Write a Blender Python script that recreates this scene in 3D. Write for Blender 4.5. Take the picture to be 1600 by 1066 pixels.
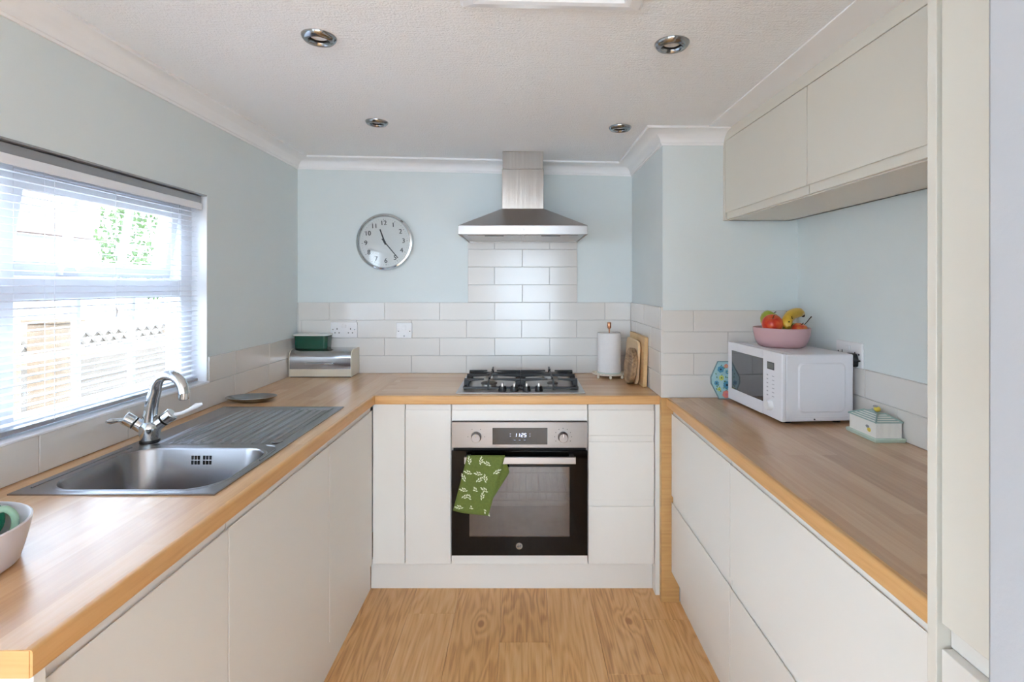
import bpy, bmesh, math, random
from mathutils import Matrix, Vector, Euler
random.seed(7)
for o in list(bpy.data.objects):
    bpy.data.objects.remove(o, do_unlink=True)
scene = bpy.context.scene
COL = scene.collection
R = math.radians
PI = math.pi

# ------------------------------------------------------------------ camera
CAM_H = 1.367
cam_data = bpy.data.cameras.new('camera')
cam = bpy.data.objects.new('camera', cam_data)
COL.objects.link(cam)
cam.location = (0, 0, CAM_H)
cam.rotation_euler = (R(90), 0, 0)
cam_data.sensor_fit = 'HORIZONTAL'
cam_data.sensor_width = 36.0
cam_data.lens = 820 / 1600 * 36.0
cam_data.shift_x = -17 / 1600
cam_data.shift_y = -86 / 1600
cam_data.clip_start = 0.03
scene.camera = cam

# ------------------------------------------------------------------ world and light
world = bpy.data.worlds.new('overcast_sky')
scene.world = world
world.use_nodes = True
wn = world.node_tree.nodes
wl = world.node_tree.links
wn.clear()
w_out = wn.new('ShaderNodeOutputWorld')
w_bg = wn.new('ShaderNodeBackground')
w_bg.inputs['Color'].default_value = (0.765, 0.91, 1.09, 1)
w_bg.inputs['Strength'].default_value = 4.6
wl.new(w_bg.outputs[0], w_out.inputs[0])

scene.view_settings.view_transform = 'Standard'
scene.view_settings.look = 'None'
scene.view_settings.exposure = 1.67
scene.view_settings.gamma = 1.0
scene.cycles.max_bounces = 16
scene.cycles.diffuse_bounces = 10
scene.cycles.glossy_bounces = 6
scene.cycles.transparent_max_bounces = 32
scene.view_settings.use_curve_mapping = False

# ------------------------------------------------------------------ helpers: materials
def lin(c):
    if isinstance(c, str):
        c = [int(c[i:i + 2], 16) for i in (1, 3, 5)]
    return tuple(((v / 255) / 12.92 if v / 255 <= 0.04045 else ((v / 255 + 0.055) / 1.055) ** 2.4) for v in c) + (1,)

MATS = {}
def mat(name, col, rough=0.5, metal=0.0, vary=0.0, vscale=8.0, bump=0.0, bscale=200.0, stretch=(1, 1, 1), coat=0.0, spec=0.5, emit=None, rvary=0.0):
    if name in MATS:
        return MATS[name]
    m = bpy.data.materials.new(name)
    m.use_nodes = True
    nt = m.node_tree
    n, l = nt.nodes, nt.links
    p = n['Principled BSDF']
    p.inputs['Base Color'].default_value = lin(col)
    p.inputs['Roughness'].default_value = rough
    p.inputs['Metallic'].default_value = metal
    p.inputs['Specular IOR Level'].default_value = spec
    p.inputs['Coat Weight'].default_value = coat
    p.inputs['Coat Roughness'].default_value = 0.08
    if emit:
        p.inputs['Emission Color'].default_value = lin(emit[0])
        p.inputs['Emission Strength'].default_value = emit[1]
    tc = n.new('ShaderNodeTexCoord')
    mp = n.new('ShaderNodeMapping')
    mp.inputs['Scale'].default_value = stretch
    l.new(tc.outputs['Object'], mp.inputs['Vector'])
    if vary or rvary:
        t = n.new('ShaderNodeTexNoise')
        t.inputs['Scale'].default_value = vscale
        t.inputs['Detail'].default_value = 5
        l.new(mp.outputs[0], t.inputs['Vector'])
        if vary:
            hsv = n.new('ShaderNodeHueSaturation')
            hsv.inputs['Color'].default_value = lin(col)
            mr = n.new('ShaderNodeMapRange')
            mr.inputs['From Min'].default_value = 0.3
            mr.inputs['From Max'].default_value = 0.7
            mr.inputs['To Min'].default_value = 1 - vary
            mr.inputs['To Max'].default_value = 1 + vary
            l.new(t.outputs['Fac'], mr.inputs['Value'])
            l.new(mr.outputs[0], hsv.inputs['Value'])
            l.new(hsv.outputs[0], p.inputs['Base Color'])
        if rvary:
            mr2 = n.new('ShaderNodeMapRange')
            mr2.inputs['From Min'].default_value = 0.3
            mr2.inputs['From Max'].default_value = 0.7
            mr2.inputs['To Min'].default_value = max(0.02, rough - rvary)
            mr2.inputs['To Max'].default_value = rough + rvary
            l.new(t.outputs['Fac'], mr2.inputs['Value'])
            l.new(mr2.outputs[0], p.inputs['Roughness'])
    if bump:
        t2 = n.new('ShaderNodeTexNoise')
        t2.inputs['Scale'].default_value = bscale
        t2.inputs['Detail'].default_value = 4
        l.new(mp.outputs[0], t2.inputs['Vector'])
        b = n.new('ShaderNodeBump')
        b.inputs['Strength'].default_value = bump
        b.inputs['Distance'].default_value = 0.004
        l.new(t2.outputs['Fac'], b.inputs['Height'])
        l.new(b.outputs[0], p.inputs['Normal'])
    MATS[name] = m
    return m

def glass_mat(name, tint, extra=0.0, rough=0.02):
    """thin clear sheet: see-through with a surface reflection"""
    m = bpy.data.materials.new(name)
    m.use_nodes = True
    n, l = m.node_tree.nodes, m.node_tree.links
    n.clear()
    out = n.new('ShaderNodeOutputMaterial')
    tr = n.new('ShaderNodeBsdfTransparent')
    tr.inputs['Color'].default_value = lin(tint)
    gl = n.new('ShaderNodeBsdfGlossy')
    gl.inputs['Roughness'].default_value = rough
    fr = n.new('ShaderNodeFresnel')
    ge = n.new('ShaderNodeNewGeometry')
    io = n.new('ShaderNodeMapRange')
    io.inputs['To Min'].default_value = 1.45
    io.inputs['To Max'].default_value = 1 / 1.45
    l.new(ge.outputs['Backfacing'], io.inputs['Value'])
    l.new(io.outputs[0], fr.inputs['IOR'])
    mx = n.new('ShaderNodeMixShader')
    ad = n.new('ShaderNodeMath'); ad.operation = 'ADD'; ad.use_clamp = True; ad.inputs[1].default_value = extra
    l.new(fr.outputs[0], ad.inputs[0])
    l.new(ad.outputs[0], mx.inputs[0])
    l.new(tr.outputs[0], mx.inputs[1])
    l.new(gl.outputs[0], mx.inputs[2])
    l.new(mx.outputs[0], out.inputs[0])
    return m

def wood_mat(name, dark, mid, light, rot=0.0, stave=(0.45, 0.045), rough=0.35, grain=1.0, ring=0.5, knots=False, per_object=False, bump=0.05, contrast=0.5, coat=0.0):
    """oak print: staves with their own tone, long fine grain, growth rings"""
    m = bpy.data.materials.new(name)
    m.use_nodes = True
    n, l = m.node_tree.nodes, m.node_tree.links
    p = n['Principled BSDF']
    p.inputs['Roughness'].default_value = rough
    p.inputs['Coat Weight'].default_value = coat
    p.inputs['Coat Roughness'].default_value = 0.3
    p.inputs['Coat IOR'].default_value = 1.6
    tc = n.new('ShaderNodeTexCoord')
    mp = n.new('ShaderNodeMapping')
    mp.inputs['Rotation'].default_value = (0, 0, rot)
    l.new(tc.outputs['Object'], mp.inputs['Vector'])
    vec = mp.outputs[0]
    if per_object:
        oi = n.new('ShaderNodeObjectInfo')
        mul = n.new('ShaderNodeMath'); mul.operation = 'MULTIPLY'; mul.inputs[1].default_value = 37.0
        l.new(oi.outputs['Random'], mul.inputs[0])
        cmb = n.new('ShaderNodeCombineXYZ')
        for i in range(3):
            l.new(mul.outputs[0], cmb.inputs[i])
        add = n.new('ShaderNodeVectorMath'); add.operation = 'ADD'
        l.new(vec, add.inputs[0]); l.new(cmb.outputs[0], add.inputs[1])
        vec = add.outputs[0]
    ramp = n.new('ShaderNodeValToRGB')
    ramp.color_ramp.elements[0].position = 0.2
    ramp.color_ramp.elements[0].color = lin(dark)
    ramp.color_ramp.elements[1].position = 0.85
    ramp.color_ramp.elements[1].color = lin(light)
    e = ramp.color_ramp.elements.new(0.5)
    e.color = lin(mid)
    # long fine grain
    st = n.new('ShaderNodeMapping')
    st.inputs['Scale'].default_value = (2.2, 60, 60)
    l.new(vec, st.inputs['Vector'])
    g = n.new('ShaderNodeTexNoise')
    g.inputs['Scale'].default_value = 2.0
    g.inputs['Detail'].default_value = 6
    g.inputs['Roughness'].default_value = 0.62
    l.new(st.outputs[0], g.inputs['Vector'])
    # growth rings (cathedral figure)
    st2 = n.new('ShaderNodeMapping')
    st2.inputs['Scale'].default_value = (0.9, 6.5, 6.5)
    l.new(vec, st2.inputs['Vector'])
    g2 = n.new('ShaderNodeTexNoise')
    g2.inputs['Scale'].default_value = 1.6
    g2.inputs['Detail'].default_value = 2.0
    g2.inputs['Distortion'].default_value = 0.4
    l.new(st2.outputs[0], g2.inputs['Vector'])
    sn = n.new('ShaderNodeMath'); sn.operation = 'MULTIPLY'; sn.inputs[1].default_value = 62.0
    l.new(g2.outputs['Fac'], sn.inputs[0])
    sn2 = n.new('ShaderNodeMath'); sn2.operation = 'SINE'
    l.new(sn.outputs[0], sn2.inputs[0])
    # combine
    a = n.new('ShaderNodeMath'); a.operation = 'MULTIPLY_ADD'
    a.inputs[1].default_value = 0.10 * ring; a.inputs[2].default_value = 0.0
    l.new(sn2.outputs[0], a.inputs[0])
    b = n.new('ShaderNodeMath'); b.operation = 'MULTIPLY_ADD'
    b.inputs[1].default_value = grain * contrast; b.inputs[2].default_value = 0.5 - 0.5 * grain * contrast
    l.new(g.outputs['Fac'], b.inputs[0])
    s = n.new('ShaderNodeMath'); s.operation = 'ADD'
    l.new(a.outputs[0], s.inputs[0]); l.new(b.outputs[0], s.inputs[1])
    last = s.outputs[0]
    if stave:
        br = n.new('ShaderNodeTexBrick')
        br.inputs['Color1'].default_value = (0.30, 0.30, 0.30, 1)
        br.inputs['Color2'].default_value = (0.70, 0.70, 0.70, 1)
        br.inputs['Mortar'].default_value = (0.42, 0.42, 0.42, 1)
        br.inputs['Scale'].default_value = 1.0
        br.inputs['Mortar Size'].default_value = 0.0004
        br.inputs['Mortar Smooth'].default_value = 0.1
        br.inputs['Brick Width'].default_value = stave[0]
        br.inputs['Row Height'].default_value = stave[1]
        br.offset = 0.37
        br.offset_frequency = 2
        br.squash = 0.8
        br.squash_frequency = 3
        l.new(vec, br.inputs['Vector'])
        bw = n.new('ShaderNodeMath'); bw.operation = 'MULTIPLY_ADD'
        bw.inputs[1].default_value = 0.85; bw.inputs[2].default_value = -0.425
        l.new(br.outputs['Color'], bw.inputs[0])
        s2 = n.new('ShaderNodeMath'); s2.operation = 'ADD'
        l.new(last, s2.inputs[0]); l.new(bw.outputs[0], s2.inputs[1])
        last = s2.outputs[0]
    if per_object:
        pm = n.new('ShaderNodeMath'); pm.operation = 'MULTIPLY_ADD'
        pm.inputs[1].default_value = 0.16; pm.inputs[2].default_value = -0.08
        l.new(oi.outputs['Random'], pm.inputs[0])
        s3 = n.new('ShaderNodeMath'); s3.operation = 'ADD'
        l.new(last, s3.inputs[0]); l.new(pm.outputs[0], s3.inputs[1])
        last = s3.outputs[0]
    if knots:
        kst = n.new('ShaderNodeMapping')
        kst.inputs['Scale'].default_value = (1.0, 1.7, 1.0)
        l.new(vec, kst.inputs['Vector'])
        vo = n.new('ShaderNodeTexVoronoi')
        vo.voronoi_dimensions = '2D'
        vo.inputs['Scale'].default_value = 1.9
        l.new(kst.outputs[0], vo.inputs['Vector'])
        kr = n.new('ShaderNodeMapRange')
        kr.inputs['From Min'].default_value = 0.0
        kr.inputs['From Max'].default_value = 0.055
        kr.inputs['To Min'].default_value = -0.75
        kr.inputs['To Max'].default_value = 0.0
        l.new(vo.outputs['Distance'], kr.inputs['Value'])
        s4 = n.new('ShaderNodeMath'); s4.operation = 'ADD'
        l.new(last, s4.inputs[0]); l.new(kr.outputs[0], s4.inputs[1])
        last = s4.outputs[0]
        # the figure swirls round each knot
        ks = n.new('ShaderNodeMapRange')
        ks.interpolation_type = 'SMOOTHSTEP'
        ks.inputs['From Min'].default_value = 0.0
        ks.inputs['From Max'].default_value = 0.24
        ks.inputs['To Min'].default_value = 13.0
        ks.inputs['To Max'].default_value = 0.0
        l.new(vo.outputs['Distance'], ks.inputs['Value'])
        sadd = n.new('ShaderNodeMath'); sadd.operation = 'ADD'
        l.new(sn.outputs[0], sadd.inputs[0]); l.new(ks.outputs[0], sadd.inputs[1])
        l.new(sadd.outputs[0], sn2.inputs[0])
    l.new(last, ramp.inputs['Fac'])
    l.new(ramp.outputs[0], p.inputs['Base Color'])
    if bump:
        bp = n.new('ShaderNodeBump')
        bp.inputs['Strength'].default_value = bump
        bp.inputs['Distance'].default_value = 0.002
        l.new(g.outputs['Fac'], bp.inputs['Height'])
        l.new(bp.outputs[0], p.inputs['Normal'])
    MATS[name] = m
    return m

# ------------------------------------------------------------------ helpers: geometry
class B:
    def __init__(s):
        s.v = []
        s.f = []
    def add(s, vs, fs, M=None):
        k = len(s.v)
        for p in vs:
            p = Vector(p)
            s.v.append(M @ p if M else p)
        s.f += [tuple(i + k for i in f) for f in fs]
        return s
    def box(s, x0, y0, z0, x1, y1, z1, M=None):
        vs = [(x, y, z) for z in (z0, z1) for y in (y0, y1) for x in (x0, x1)]
        return s.add(vs, [(0, 1, 3, 2), (4, 6, 7, 5), (0, 4, 5, 1), (2, 3, 7, 6), (0, 2, 6, 4), (1, 5, 7, 3)], M)
    def prism(s, poly, axis, a0, a1, M=None):
        def P(u, w, a):
            return {'x': (a, u, w), 'y': (u, a, w), 'z': (u, w, a)}[axis]
        n = len(poly)
        vs = [P(u, w, a0) for u, w in poly] + [P(u, w, a1) for u, w in poly]
        fs = [tuple(range(n)), tuple(range(2 * n - 1, n - 1, -1))]
        fs += [(i, (i + 1) % n, n + (i + 1) % n, n + i) for i in range(n)]
        return s.add(vs, fs, M)
    def cyl(s, p0, p1, r0, r1=None, n=24, M=None):
        r1 = r0 if r1 is None else r1
        p0, p1 = Vector(p0), Vector(p1)
        d = (p1 - p0).normalized()
        a = d.orthogonal().normalized()
        b = d.cross(a)
        vs = []
        for c, r in ((p0, r0), (p1, r1)):
            for i in range(n):
                t = 2 * PI * i / n
                vs.append(c + a * (r * math.cos(t)) + b * (r * math.sin(t)))
        fs = [tuple(range(n)), tuple(range(2 * n - 1, n - 1, -1))]
        fs += [(i, (i + 1) % n, n + (i + 1) % n, n + i) for i in range(n)]
        return s.add(vs, fs, M)
    def lathe(s, prof, c=(0, 0, 0), n=32, M=None, sx=1.0, sy=1.0):
        vs, fs, rings = [], [], []
        for r, z in prof:
            if r < 1e-6:
                rings.append([len(vs)])
                vs.append((c[0], c[1], c[2] + z))
            else:
                k = len(vs)
                rings.append(list(range(k, k + n)))
                for i in range(n):
                    t = 2 * PI * i / n
                    vs.append((c[0] + sx * r * math.cos(t), c[1] + sy * r * math.sin(t), c[2] + z))
        for A, C in zip(rings, rings[1:]):
            if len(A) == 1 and len(C) == 1:
                continue
            for i in range(n):
                j = (i + 1) % n
                if len(A) == 1:
                    fs.append((A[0], C[i], C[j]))
                elif len(C) == 1:
                    fs.append((A[i], A[j], C[0]))
                else:
                    fs.append((A[i], A[j], C[j], C[i]))
        return s.add(vs, fs, M)
    def tube(s, pts, r, n=10, closed=False, M=None):
        pts = [Vector(p) for p in pts]
        m = len(pts)
        rs = r if isinstance(r, (list, tuple)) else [r] * m
        vs, fs = [], []
        prev = None
        for i, p in enumerate(pts):
            if closed:
                d = (pts[(i + 1) % m] - pts[i - 1]).normalized()
            else:
                d = (pts[min(i + 1, m - 1)] - pts[max(i - 1, 0)]).normalized()
            if prev is None:
                a = d.orthogonal().normalized()
            else:
                a = (prev - d * prev.dot(d)).normalized()
            prev = a
            b = d.cross(a)
            for k in range(n):
                t = 2 * PI * k / n
                vs.append(p + a * (rs[i] * math.cos(t)) + b * (rs[i] * math.sin(t)))
        for i in range(m if closed else m - 1):
            j = (i + 1) % m
            for k in range(n):
                q = (k + 1) % n
                fs.append((i * n + k, i * n + q, j * n + q, j * n + k))
        if not closed:
            fs.append(tuple(range(n)))
            fs.append(tuple(range(m * n - 1, (m - 1) * n - 1, -1)))
        return s.add(vs, fs, M)
    def ball(s, c, rx, ry=None, rz=None, n=20, m=12, M=None):
        ry = rx if ry is None else ry
        rz = rx if rz is None else rz
        prof = [(math.sin(PI * i / m), -math.cos(PI * i / m)) for i in range(m + 1)]
        T = Matrix.Translation(c) @ Matrix.Diagonal((rx, ry, rz, 1))
        return s.lathe([(max(0, r) if 0 < i < m else 0, z) for i, (r, z) in enumerate(prof)], n=n, M=(M @ T) if M else T)
    def sheet(s, fn, nu, nv, M=None):
        vs = [fn(i / nu, j / nv) for j in range(nv + 1) for i in range(nu + 1)]
        w = nu + 1
        fs = [(j * w + i, j * w + i + 1, (j + 1) * w + i + 1, (j + 1) * w + i) for j in range(nv) for i in range(nu)]
        return s.add(vs, fs, M)
    def mesh(s, name, smooth=None):
        me = bpy.data.meshes.new(name)
        me.from_pydata([tuple(p) for p in s.v], [], s.f)
        bm = bmesh.new()
        bm.from_mesh(me)
        bmesh.ops.recalc_face_normals(bm, faces=bm.faces)
        bm.to_mesh(me)
        bm.free()
        if smooth is not None:
            me.shade_smooth()
            me.set_sharp_from_angle(angle=R(smooth))
        return me
    def build(s, name, m, parent=None, loc=None, rot=None, bevel=0.0, seg=2, smooth=None, local=False, solid=0.0):
        if parent is not None and not local and loc is None:
            W = world_of(parent).inverted()
            s.v = [W @ p for p in s.v]
        if bevel and smooth is None:
            smooth = 40
        me = s.mesh(name, smooth)
        o = bpy.data.objects.new(name, me)
        COL.objects.link(o)
        me.materials.append(m)
        if parent is not None:
            o.parent = parent
        if loc is not None:
            o.location = loc
        if rot is not None:
            o.rotation_euler = rot
        if solid:
            md = o.modifiers.new('thickness', 'SOLIDIFY')
            md.thickness = solid
            md.offset = 0
        if bevel:
            md = o.modifiers.new('edge', 'BEVEL')
            md.width = bevel
            md.segments = seg
            md.limit_method = 'ANGLE'
            md.angle_limit = R(35)
        return o

def world_of(o):
    Mx = Matrix.Identity(4)
    while o is not None:
        L = Matrix.LocRotScale(o.location, o.rotation_euler, o.scale)
        Mx = L @ Mx
        o = o.parent
    return Mx

def tag(o, label, cat, group=None):
    o['label'] = label
    o['category'] = cat
    if group:
        o['group'] = group
    return o

def thing(name, label, cat, loc=(0, 0, 0), rotz=0.0, group=None, rot=None):
    o = bpy.data.objects.new(name, None)
    COL.objects.link(o)
    o.empty_display_size = 0.05
    o.location = loc
    o.rotation_euler = rot if rot else (0, 0, rotz)
    return tag(o, label, cat, group)

def struct(o):
    o['kind'] = 'structure'
    return o

def link_copy(src, parent, loc, name=None):
    c = src.copy()
    COL.objects.link(c)
    c.parent = parent
    c.location = loc
    return c

def text_geo(txt, size):
    cu = bpy.data.curves.new('numeral', 'FONT')
    cu.body = txt
    cu.size = size
    cu.align_x = 'CENTER'
    cu.align_y = 'CENTER'
    cu.resolution_u = 4
    ob = bpy.data.objects.new('numeral', cu)
    COL.objects.link(ob)
    bpy.context.view_layer.update()
    dg = bpy.context.evaluated_depsgraph_get()
    me = ob.evaluated_get(dg).to_mesh()
    vs = [tuple(v.co) for v in me.vertices]
    fs = [tuple(p.vertices) for p in me.polygons]
    ob.evaluated_get(dg).to_mesh_clear()
    bpy.data.objects.remove(ob, do_unlink=True)
    bpy.data.curves.remove(cu)
    return vs, fs

def rrect(x0, y0, x1, y1, r, n=6):
    pts = []
    for cx, cy, a0 in ((x1 - r, y1 - r, 0), (x0 + r, y1 - r, 90), (x0 + r, y0 + r, 180), (x1 - r, y0 + r, 270)):
        for i in range(n + 1):
            t = R(a0 + 90 * i / n)
            pts.append((cx + r * math.cos(t), cy + r * math.sin(t)))
    return pts

# ------------------------------------------------------------------ materials
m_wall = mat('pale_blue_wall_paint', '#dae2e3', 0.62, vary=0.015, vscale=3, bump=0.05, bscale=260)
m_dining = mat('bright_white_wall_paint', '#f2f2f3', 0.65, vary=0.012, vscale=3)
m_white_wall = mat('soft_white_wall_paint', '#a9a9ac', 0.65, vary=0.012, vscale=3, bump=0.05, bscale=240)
m_coving = mat('coving_white', '#f2f3f5', 0.55, vary=0.01)
m_tile = mat('white_glazed_tile', '#dddad6', 0.18, vary=0.012, vscale=4, coat=0.2)
m_grout = mat('pale_grout', '#c9c8c6', 0.9, bump=0.2, bscale=400)
m_cab = mat('satin_white_cabinet', '#e3e0da', 0.42, vary=0.006, vscale=3)
m_upper = mat('satin_ivory_cabinet', '#dcd7cc', 0.42, vary=0.006, vscale=3)
m_carcass = mat('white_carcass_board', '#dedbd6', 0.5, vary=0.01)
m_steel = mat('brushed_stainless_steel', '#b3afac', 0.32, 1.0, vary=0.012, vscale=4, stretch=(1.0, 150, 150), rvary=0.015)
m_ovensteel = mat('satin_oven_steel', '#9a9592', 0.34, 1.0, vary=0.012, vscale=4, stretch=(1.0, 150, 150))
m_steel_v = mat('brushed_steel_upright', '#c3bdb7', 0.22, 1.0, vary=0.06, vscale=3, stretch=(30, 30, 1.0), rvary=0.05)
m_sink = mat('satin_sink_steel', '#9b9b9e', 0.25, 1.0, vary=0.008, vscale=3)
m_chrome = mat('polished_chrome', '#d2d6d8', 0.07, 1.0, vary=0.02)
m_dim_chrome = mat('grey_chrome', '#a3a6a8', 0.16, 1.0, vary=0.03)
m_black = mat('black_enamel', '#17171a', 0.38, vary=0.1, bump=0.05, bscale=500)
m_blackgloss = mat('black_oven_glass', '#0b0909', 0.06, vary=0.05, spec=0.3)
m_dark = mat('dark_void', '#0c0c0c', 0.8, vary=0.05)
m_white_plastic = mat('white_plastic', '#e8e8ea', 0.3, vary=0.01)
m_upvc = mat('white_upvc', '#eceef2', 0.28, vary=0.01)
m_slat = mat('white_blind_slat', '#eceef4', 0.35, vary=0.01)
m_grey_metal = mat('grey_headrail_metal', '#a9abae', 0.35, 0.6, vary=0.03)
m_worktop_x = wood_mat('oak_worktop_across', '#bb8b5a', '#d1a473', '#e0bb90', 0.0, (0.62, 0.047), rough=0.27, contrast=0.45, ring=0.25, bump=0.02, coat=0.55)
m_worktop_y = wood_mat('oak_worktop_along', '#bb8b5a', '#d1a473', '#e0bb90', R(90), (0.62, 0.047), rough=0.27, contrast=0.45, ring=0.25, bump=0.02, coat=0.55)
m_worktop_r = wood_mat('oak_worktop_right', '#a87f59', '#c29a72', '#d6b18a', R(90), (0.62, 0.047), rough=0.25, contrast=0.45, ring=0.25, bump=0.02, coat=0.4)
m_edge_x = wood_mat('oak_edging_across', '#b98750', '#d3a269', '#e0b680', 0.0, None, rough=0.4, contrast=0.5, ring=0.3)
m_edge_y = wood_mat('oak_edging_along', '#b98750', '#d3a269', '#e0b680', R(90), None, rough=0.4, contrast=0.5, ring=0.3)
m_edge_z = wood_mat('oak_post_upright', '#a97b46', '#c59a62', '#d8b27c', 0.0, None, rough=0.45, contrast=0.5, ring=0.3)
m_floor = wood_mat('oak_laminate_plank', '#b07d4d', '#dba970', '#e9c28f', R(90), None, rough=0.38, contrast=0.75, ring=1.0, knots=True, per_object=True, bump=0.05)
m_glass = glass_mat('clear_window_glass', (250, 252, 252))
m_ovenglass = glass_mat('tinted_oven_glass', (225, 222, 220), 0.10, 0.05)
m_mwglass = glass_mat('tinted_microwave_glass', (90, 88, 92))

# ceiling: white paint over ribbed textured paper
def ceiling_mat():
    m = bpy.data.materials.new('white_textured_ceiling_paper')
    m.use_nodes = True
    n, l = m.node_tree.nodes, m.node_tree.links
    p = n['Principled BSDF']
    p.inputs['Base Color'].default_value = lin('#f4f6f9')
    p.inputs['Roughness'].default_value = 0.75
    tc = n.new('ShaderNodeTexCoord')
    mp = n.new('ShaderNodeMapping')
    mp.inputs['Scale'].default_value = (14, 120, 1)
    l.new(tc.outputs['Object'], mp.inputs['Vector'])
    t = n.new('ShaderNodeTexNoise')
    t.inputs['Scale'].default_value = 1.0
    t.inputs['Detail'].default_value = 5
    t.inputs['Roughness'].default_value = 0.6
    l.new(mp.outputs[0], t.inputs['Vector'])
    t2 = n.new('ShaderNodeTexNoise')
    t2.inputs['Scale'].default_value = 160
    t2.inputs['Detail'].default_value = 3
    l.new(tc.outputs['Object'], t2.inputs['Vector'])
    ad = n.new('ShaderNodeMath'); ad.operation = 'ADD'
    l.new(t.outputs['Fac'], ad.inputs[0]); l.new(t2.outputs['Fac'], ad.inputs[1])
    b = n.new('ShaderNodeBump')
    b.inputs['Strength'].default_value = 0.65
    b.inputs['Distance'].default_value = 0.005
    l.new(ad.outputs[0], b.inputs['Height'])
    l.new(b.outputs[0], p.inputs['Normal'])
    return m
m_ceil = ceiling_mat()

# ================================================================== the room
XL, XR, YB = -1.25, 1.19, 2.912          # left wall, right wall, back wall
NX, NY = 0.605, 2.272                     # boxed-out corner: its side and its front
ZW, ZU = 0.884, 0.846                     # worktop top and underside
YR, XD = -3.0, 2.6                        # rear wall and far side of the dining end
JX, JY0, JY1 = 0.353, 0.28, 0.40          # stub wall beside the camera

def zc(x):                                # the ceiling falls a little to the right
    return 2.075 - 0.0215 * (min(x, 0.62) + 1.25)

# window opening in the left wall
WY0, WY1, WZ0, WZ1 = 0.70, 2.078, 0.985, 1.726

b = B()
T = 0.12
def lbox(y0, y1, z0, z1):
    b.box(XL - T, y0, z0, XL, y1, z1)
LWY0, LWY1, LWZ0, LWZ1 = -2.8, -0.62, 0.25, 1.96   # unseen opening in the same wall, added to let in more daylight
lbox(YR, LWY0, -0.0, 2.2)
lbox(LWY1, WY0, -0.0, 2.2)
lbox(LWY0, LWY1, -0.0, LWZ0)
lbox(LWY0, LWY1, LWZ1, 2.2)
lbox(WY1, YB + 0.1, -0.0, 2.2)
lbox(WY0, WY1, -0.0, WZ0)
lbox(WY0, WY1, WZ1, 2.2)
wall_left = struct(b.build('wall_left', m_wall))

wall_back = struct(B().box(XL, YB, 0, XR + 0.1, YB + 0.1, 2.2).build('wall_back', m_wall))
wall_corner = struct(B().box(NX, NY, 0, XR, YB, 2.2).build('wall_corner', m_wall))
wall_right = struct(B().box(XR, JY0, 0, XR + 0.1, YB, 2.2).build('wall_right', m_wall))
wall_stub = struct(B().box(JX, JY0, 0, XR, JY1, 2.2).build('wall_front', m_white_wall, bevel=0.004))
struct(B().box(XR, JY0, 0, XD, JY1, 2.2).build('wall_dining', m_dining))
struct(B().box(XD, YR, 0, XD + 0.1, JY1, 2.2).build('wall_side', m_dining))
b = B()
RX0, RX1 = -0.5, 1.3
b.box(XL - T, YR - 0.1, 0, RX0, YR, 2.2).box(RX1, YR - 0.1, 0, XD + 0.1, YR, 2.2)
b.box(RX0, YR - 0.1, 2.0, RX1, YR, 2.2).box(RX0, YR - 0.1, 0, RX1, YR, 0.08)
struct(b.build('wall_rear', m_dining))
def plain_window(name, axis, at, u0, u1, z0, z1, n_):
    """frame, upright bars and panes filling an opening"""
    w = bpy.data.objects.new(name, None)
    COL.objects.link(w)
    struct(w)
    w.location = ((u0 + u1) / 2, at, z0) if axis == 'y' else (at, (u0 + u1) / 2, z0)
    def bx(nm, ua, ub, za, zb_, d, m, bev):
        q = B().box(ua, at - d, za, ub, at + d, zb_) if axis == 'y' else B().box(at - d, ua, za, at + d, ub, zb_)
        q.build(nm, m, w, bevel=bev)
    st = (u1 - u0) / n_
    for i in range(n_ + 1):
        c = min(max(u0 + i * st, u0 + 0.03), u1 - 0.03)
        bx('frame_bar', c - 0.03, c + 0.03, z0, z1, 0.030, m_upvc, 0.004)
    for z in (z0 + 0.03, z1 - 0.03):
        bx('frame_rail', u0, u1, z - 0.03, z + 0.03, 0.028, m_upvc, 0.004)
    for i in range(n_):
        bx('pane', u0 + i * st + 0.02, u0 + (i + 1) * st - 0.02, z0 + 0.04, z1 - 0.04, 0.003, m_glass, 0)
plain_window('window_2', 'y', YR - 0.06, RX0, RX1, 0.08, 2.0, 2)
plain_window('added_window_3', 'x', XL - 0.07, LWY0, LWY1, LWZ0, LWZ1, 3)  # unseen window behind the camera, added to brighten the right-hand side

# ceiling: three strips because it falls to the right
b = B()
for x0, x1 in ((XL - T, 0.62), (0.62, XD + 0.1)):
    z0, z1 = zc(x0), zc(x1)
    vs = [(x0, YR - 0.1, z0), (x1, YR - 0.1, z1), (x1, YB + 0.1, z1), (x0, YB + 0.1, z0),
          (x0, YR - 0.1, 2.25), (x1, YR - 0.1, 2.25), (x1, YB + 0.1, 2.25), (x0, YB + 0.1, 2.25)]
    b.add(vs, [(0, 1, 2, 3), (4, 5, 6, 7), (0, 1, 5, 4), (1, 2, 6, 5), (2, 3, 7, 6), (3, 0, 4, 7)])
ceiling = struct(b.build('ceiling', m_ceil))

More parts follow.
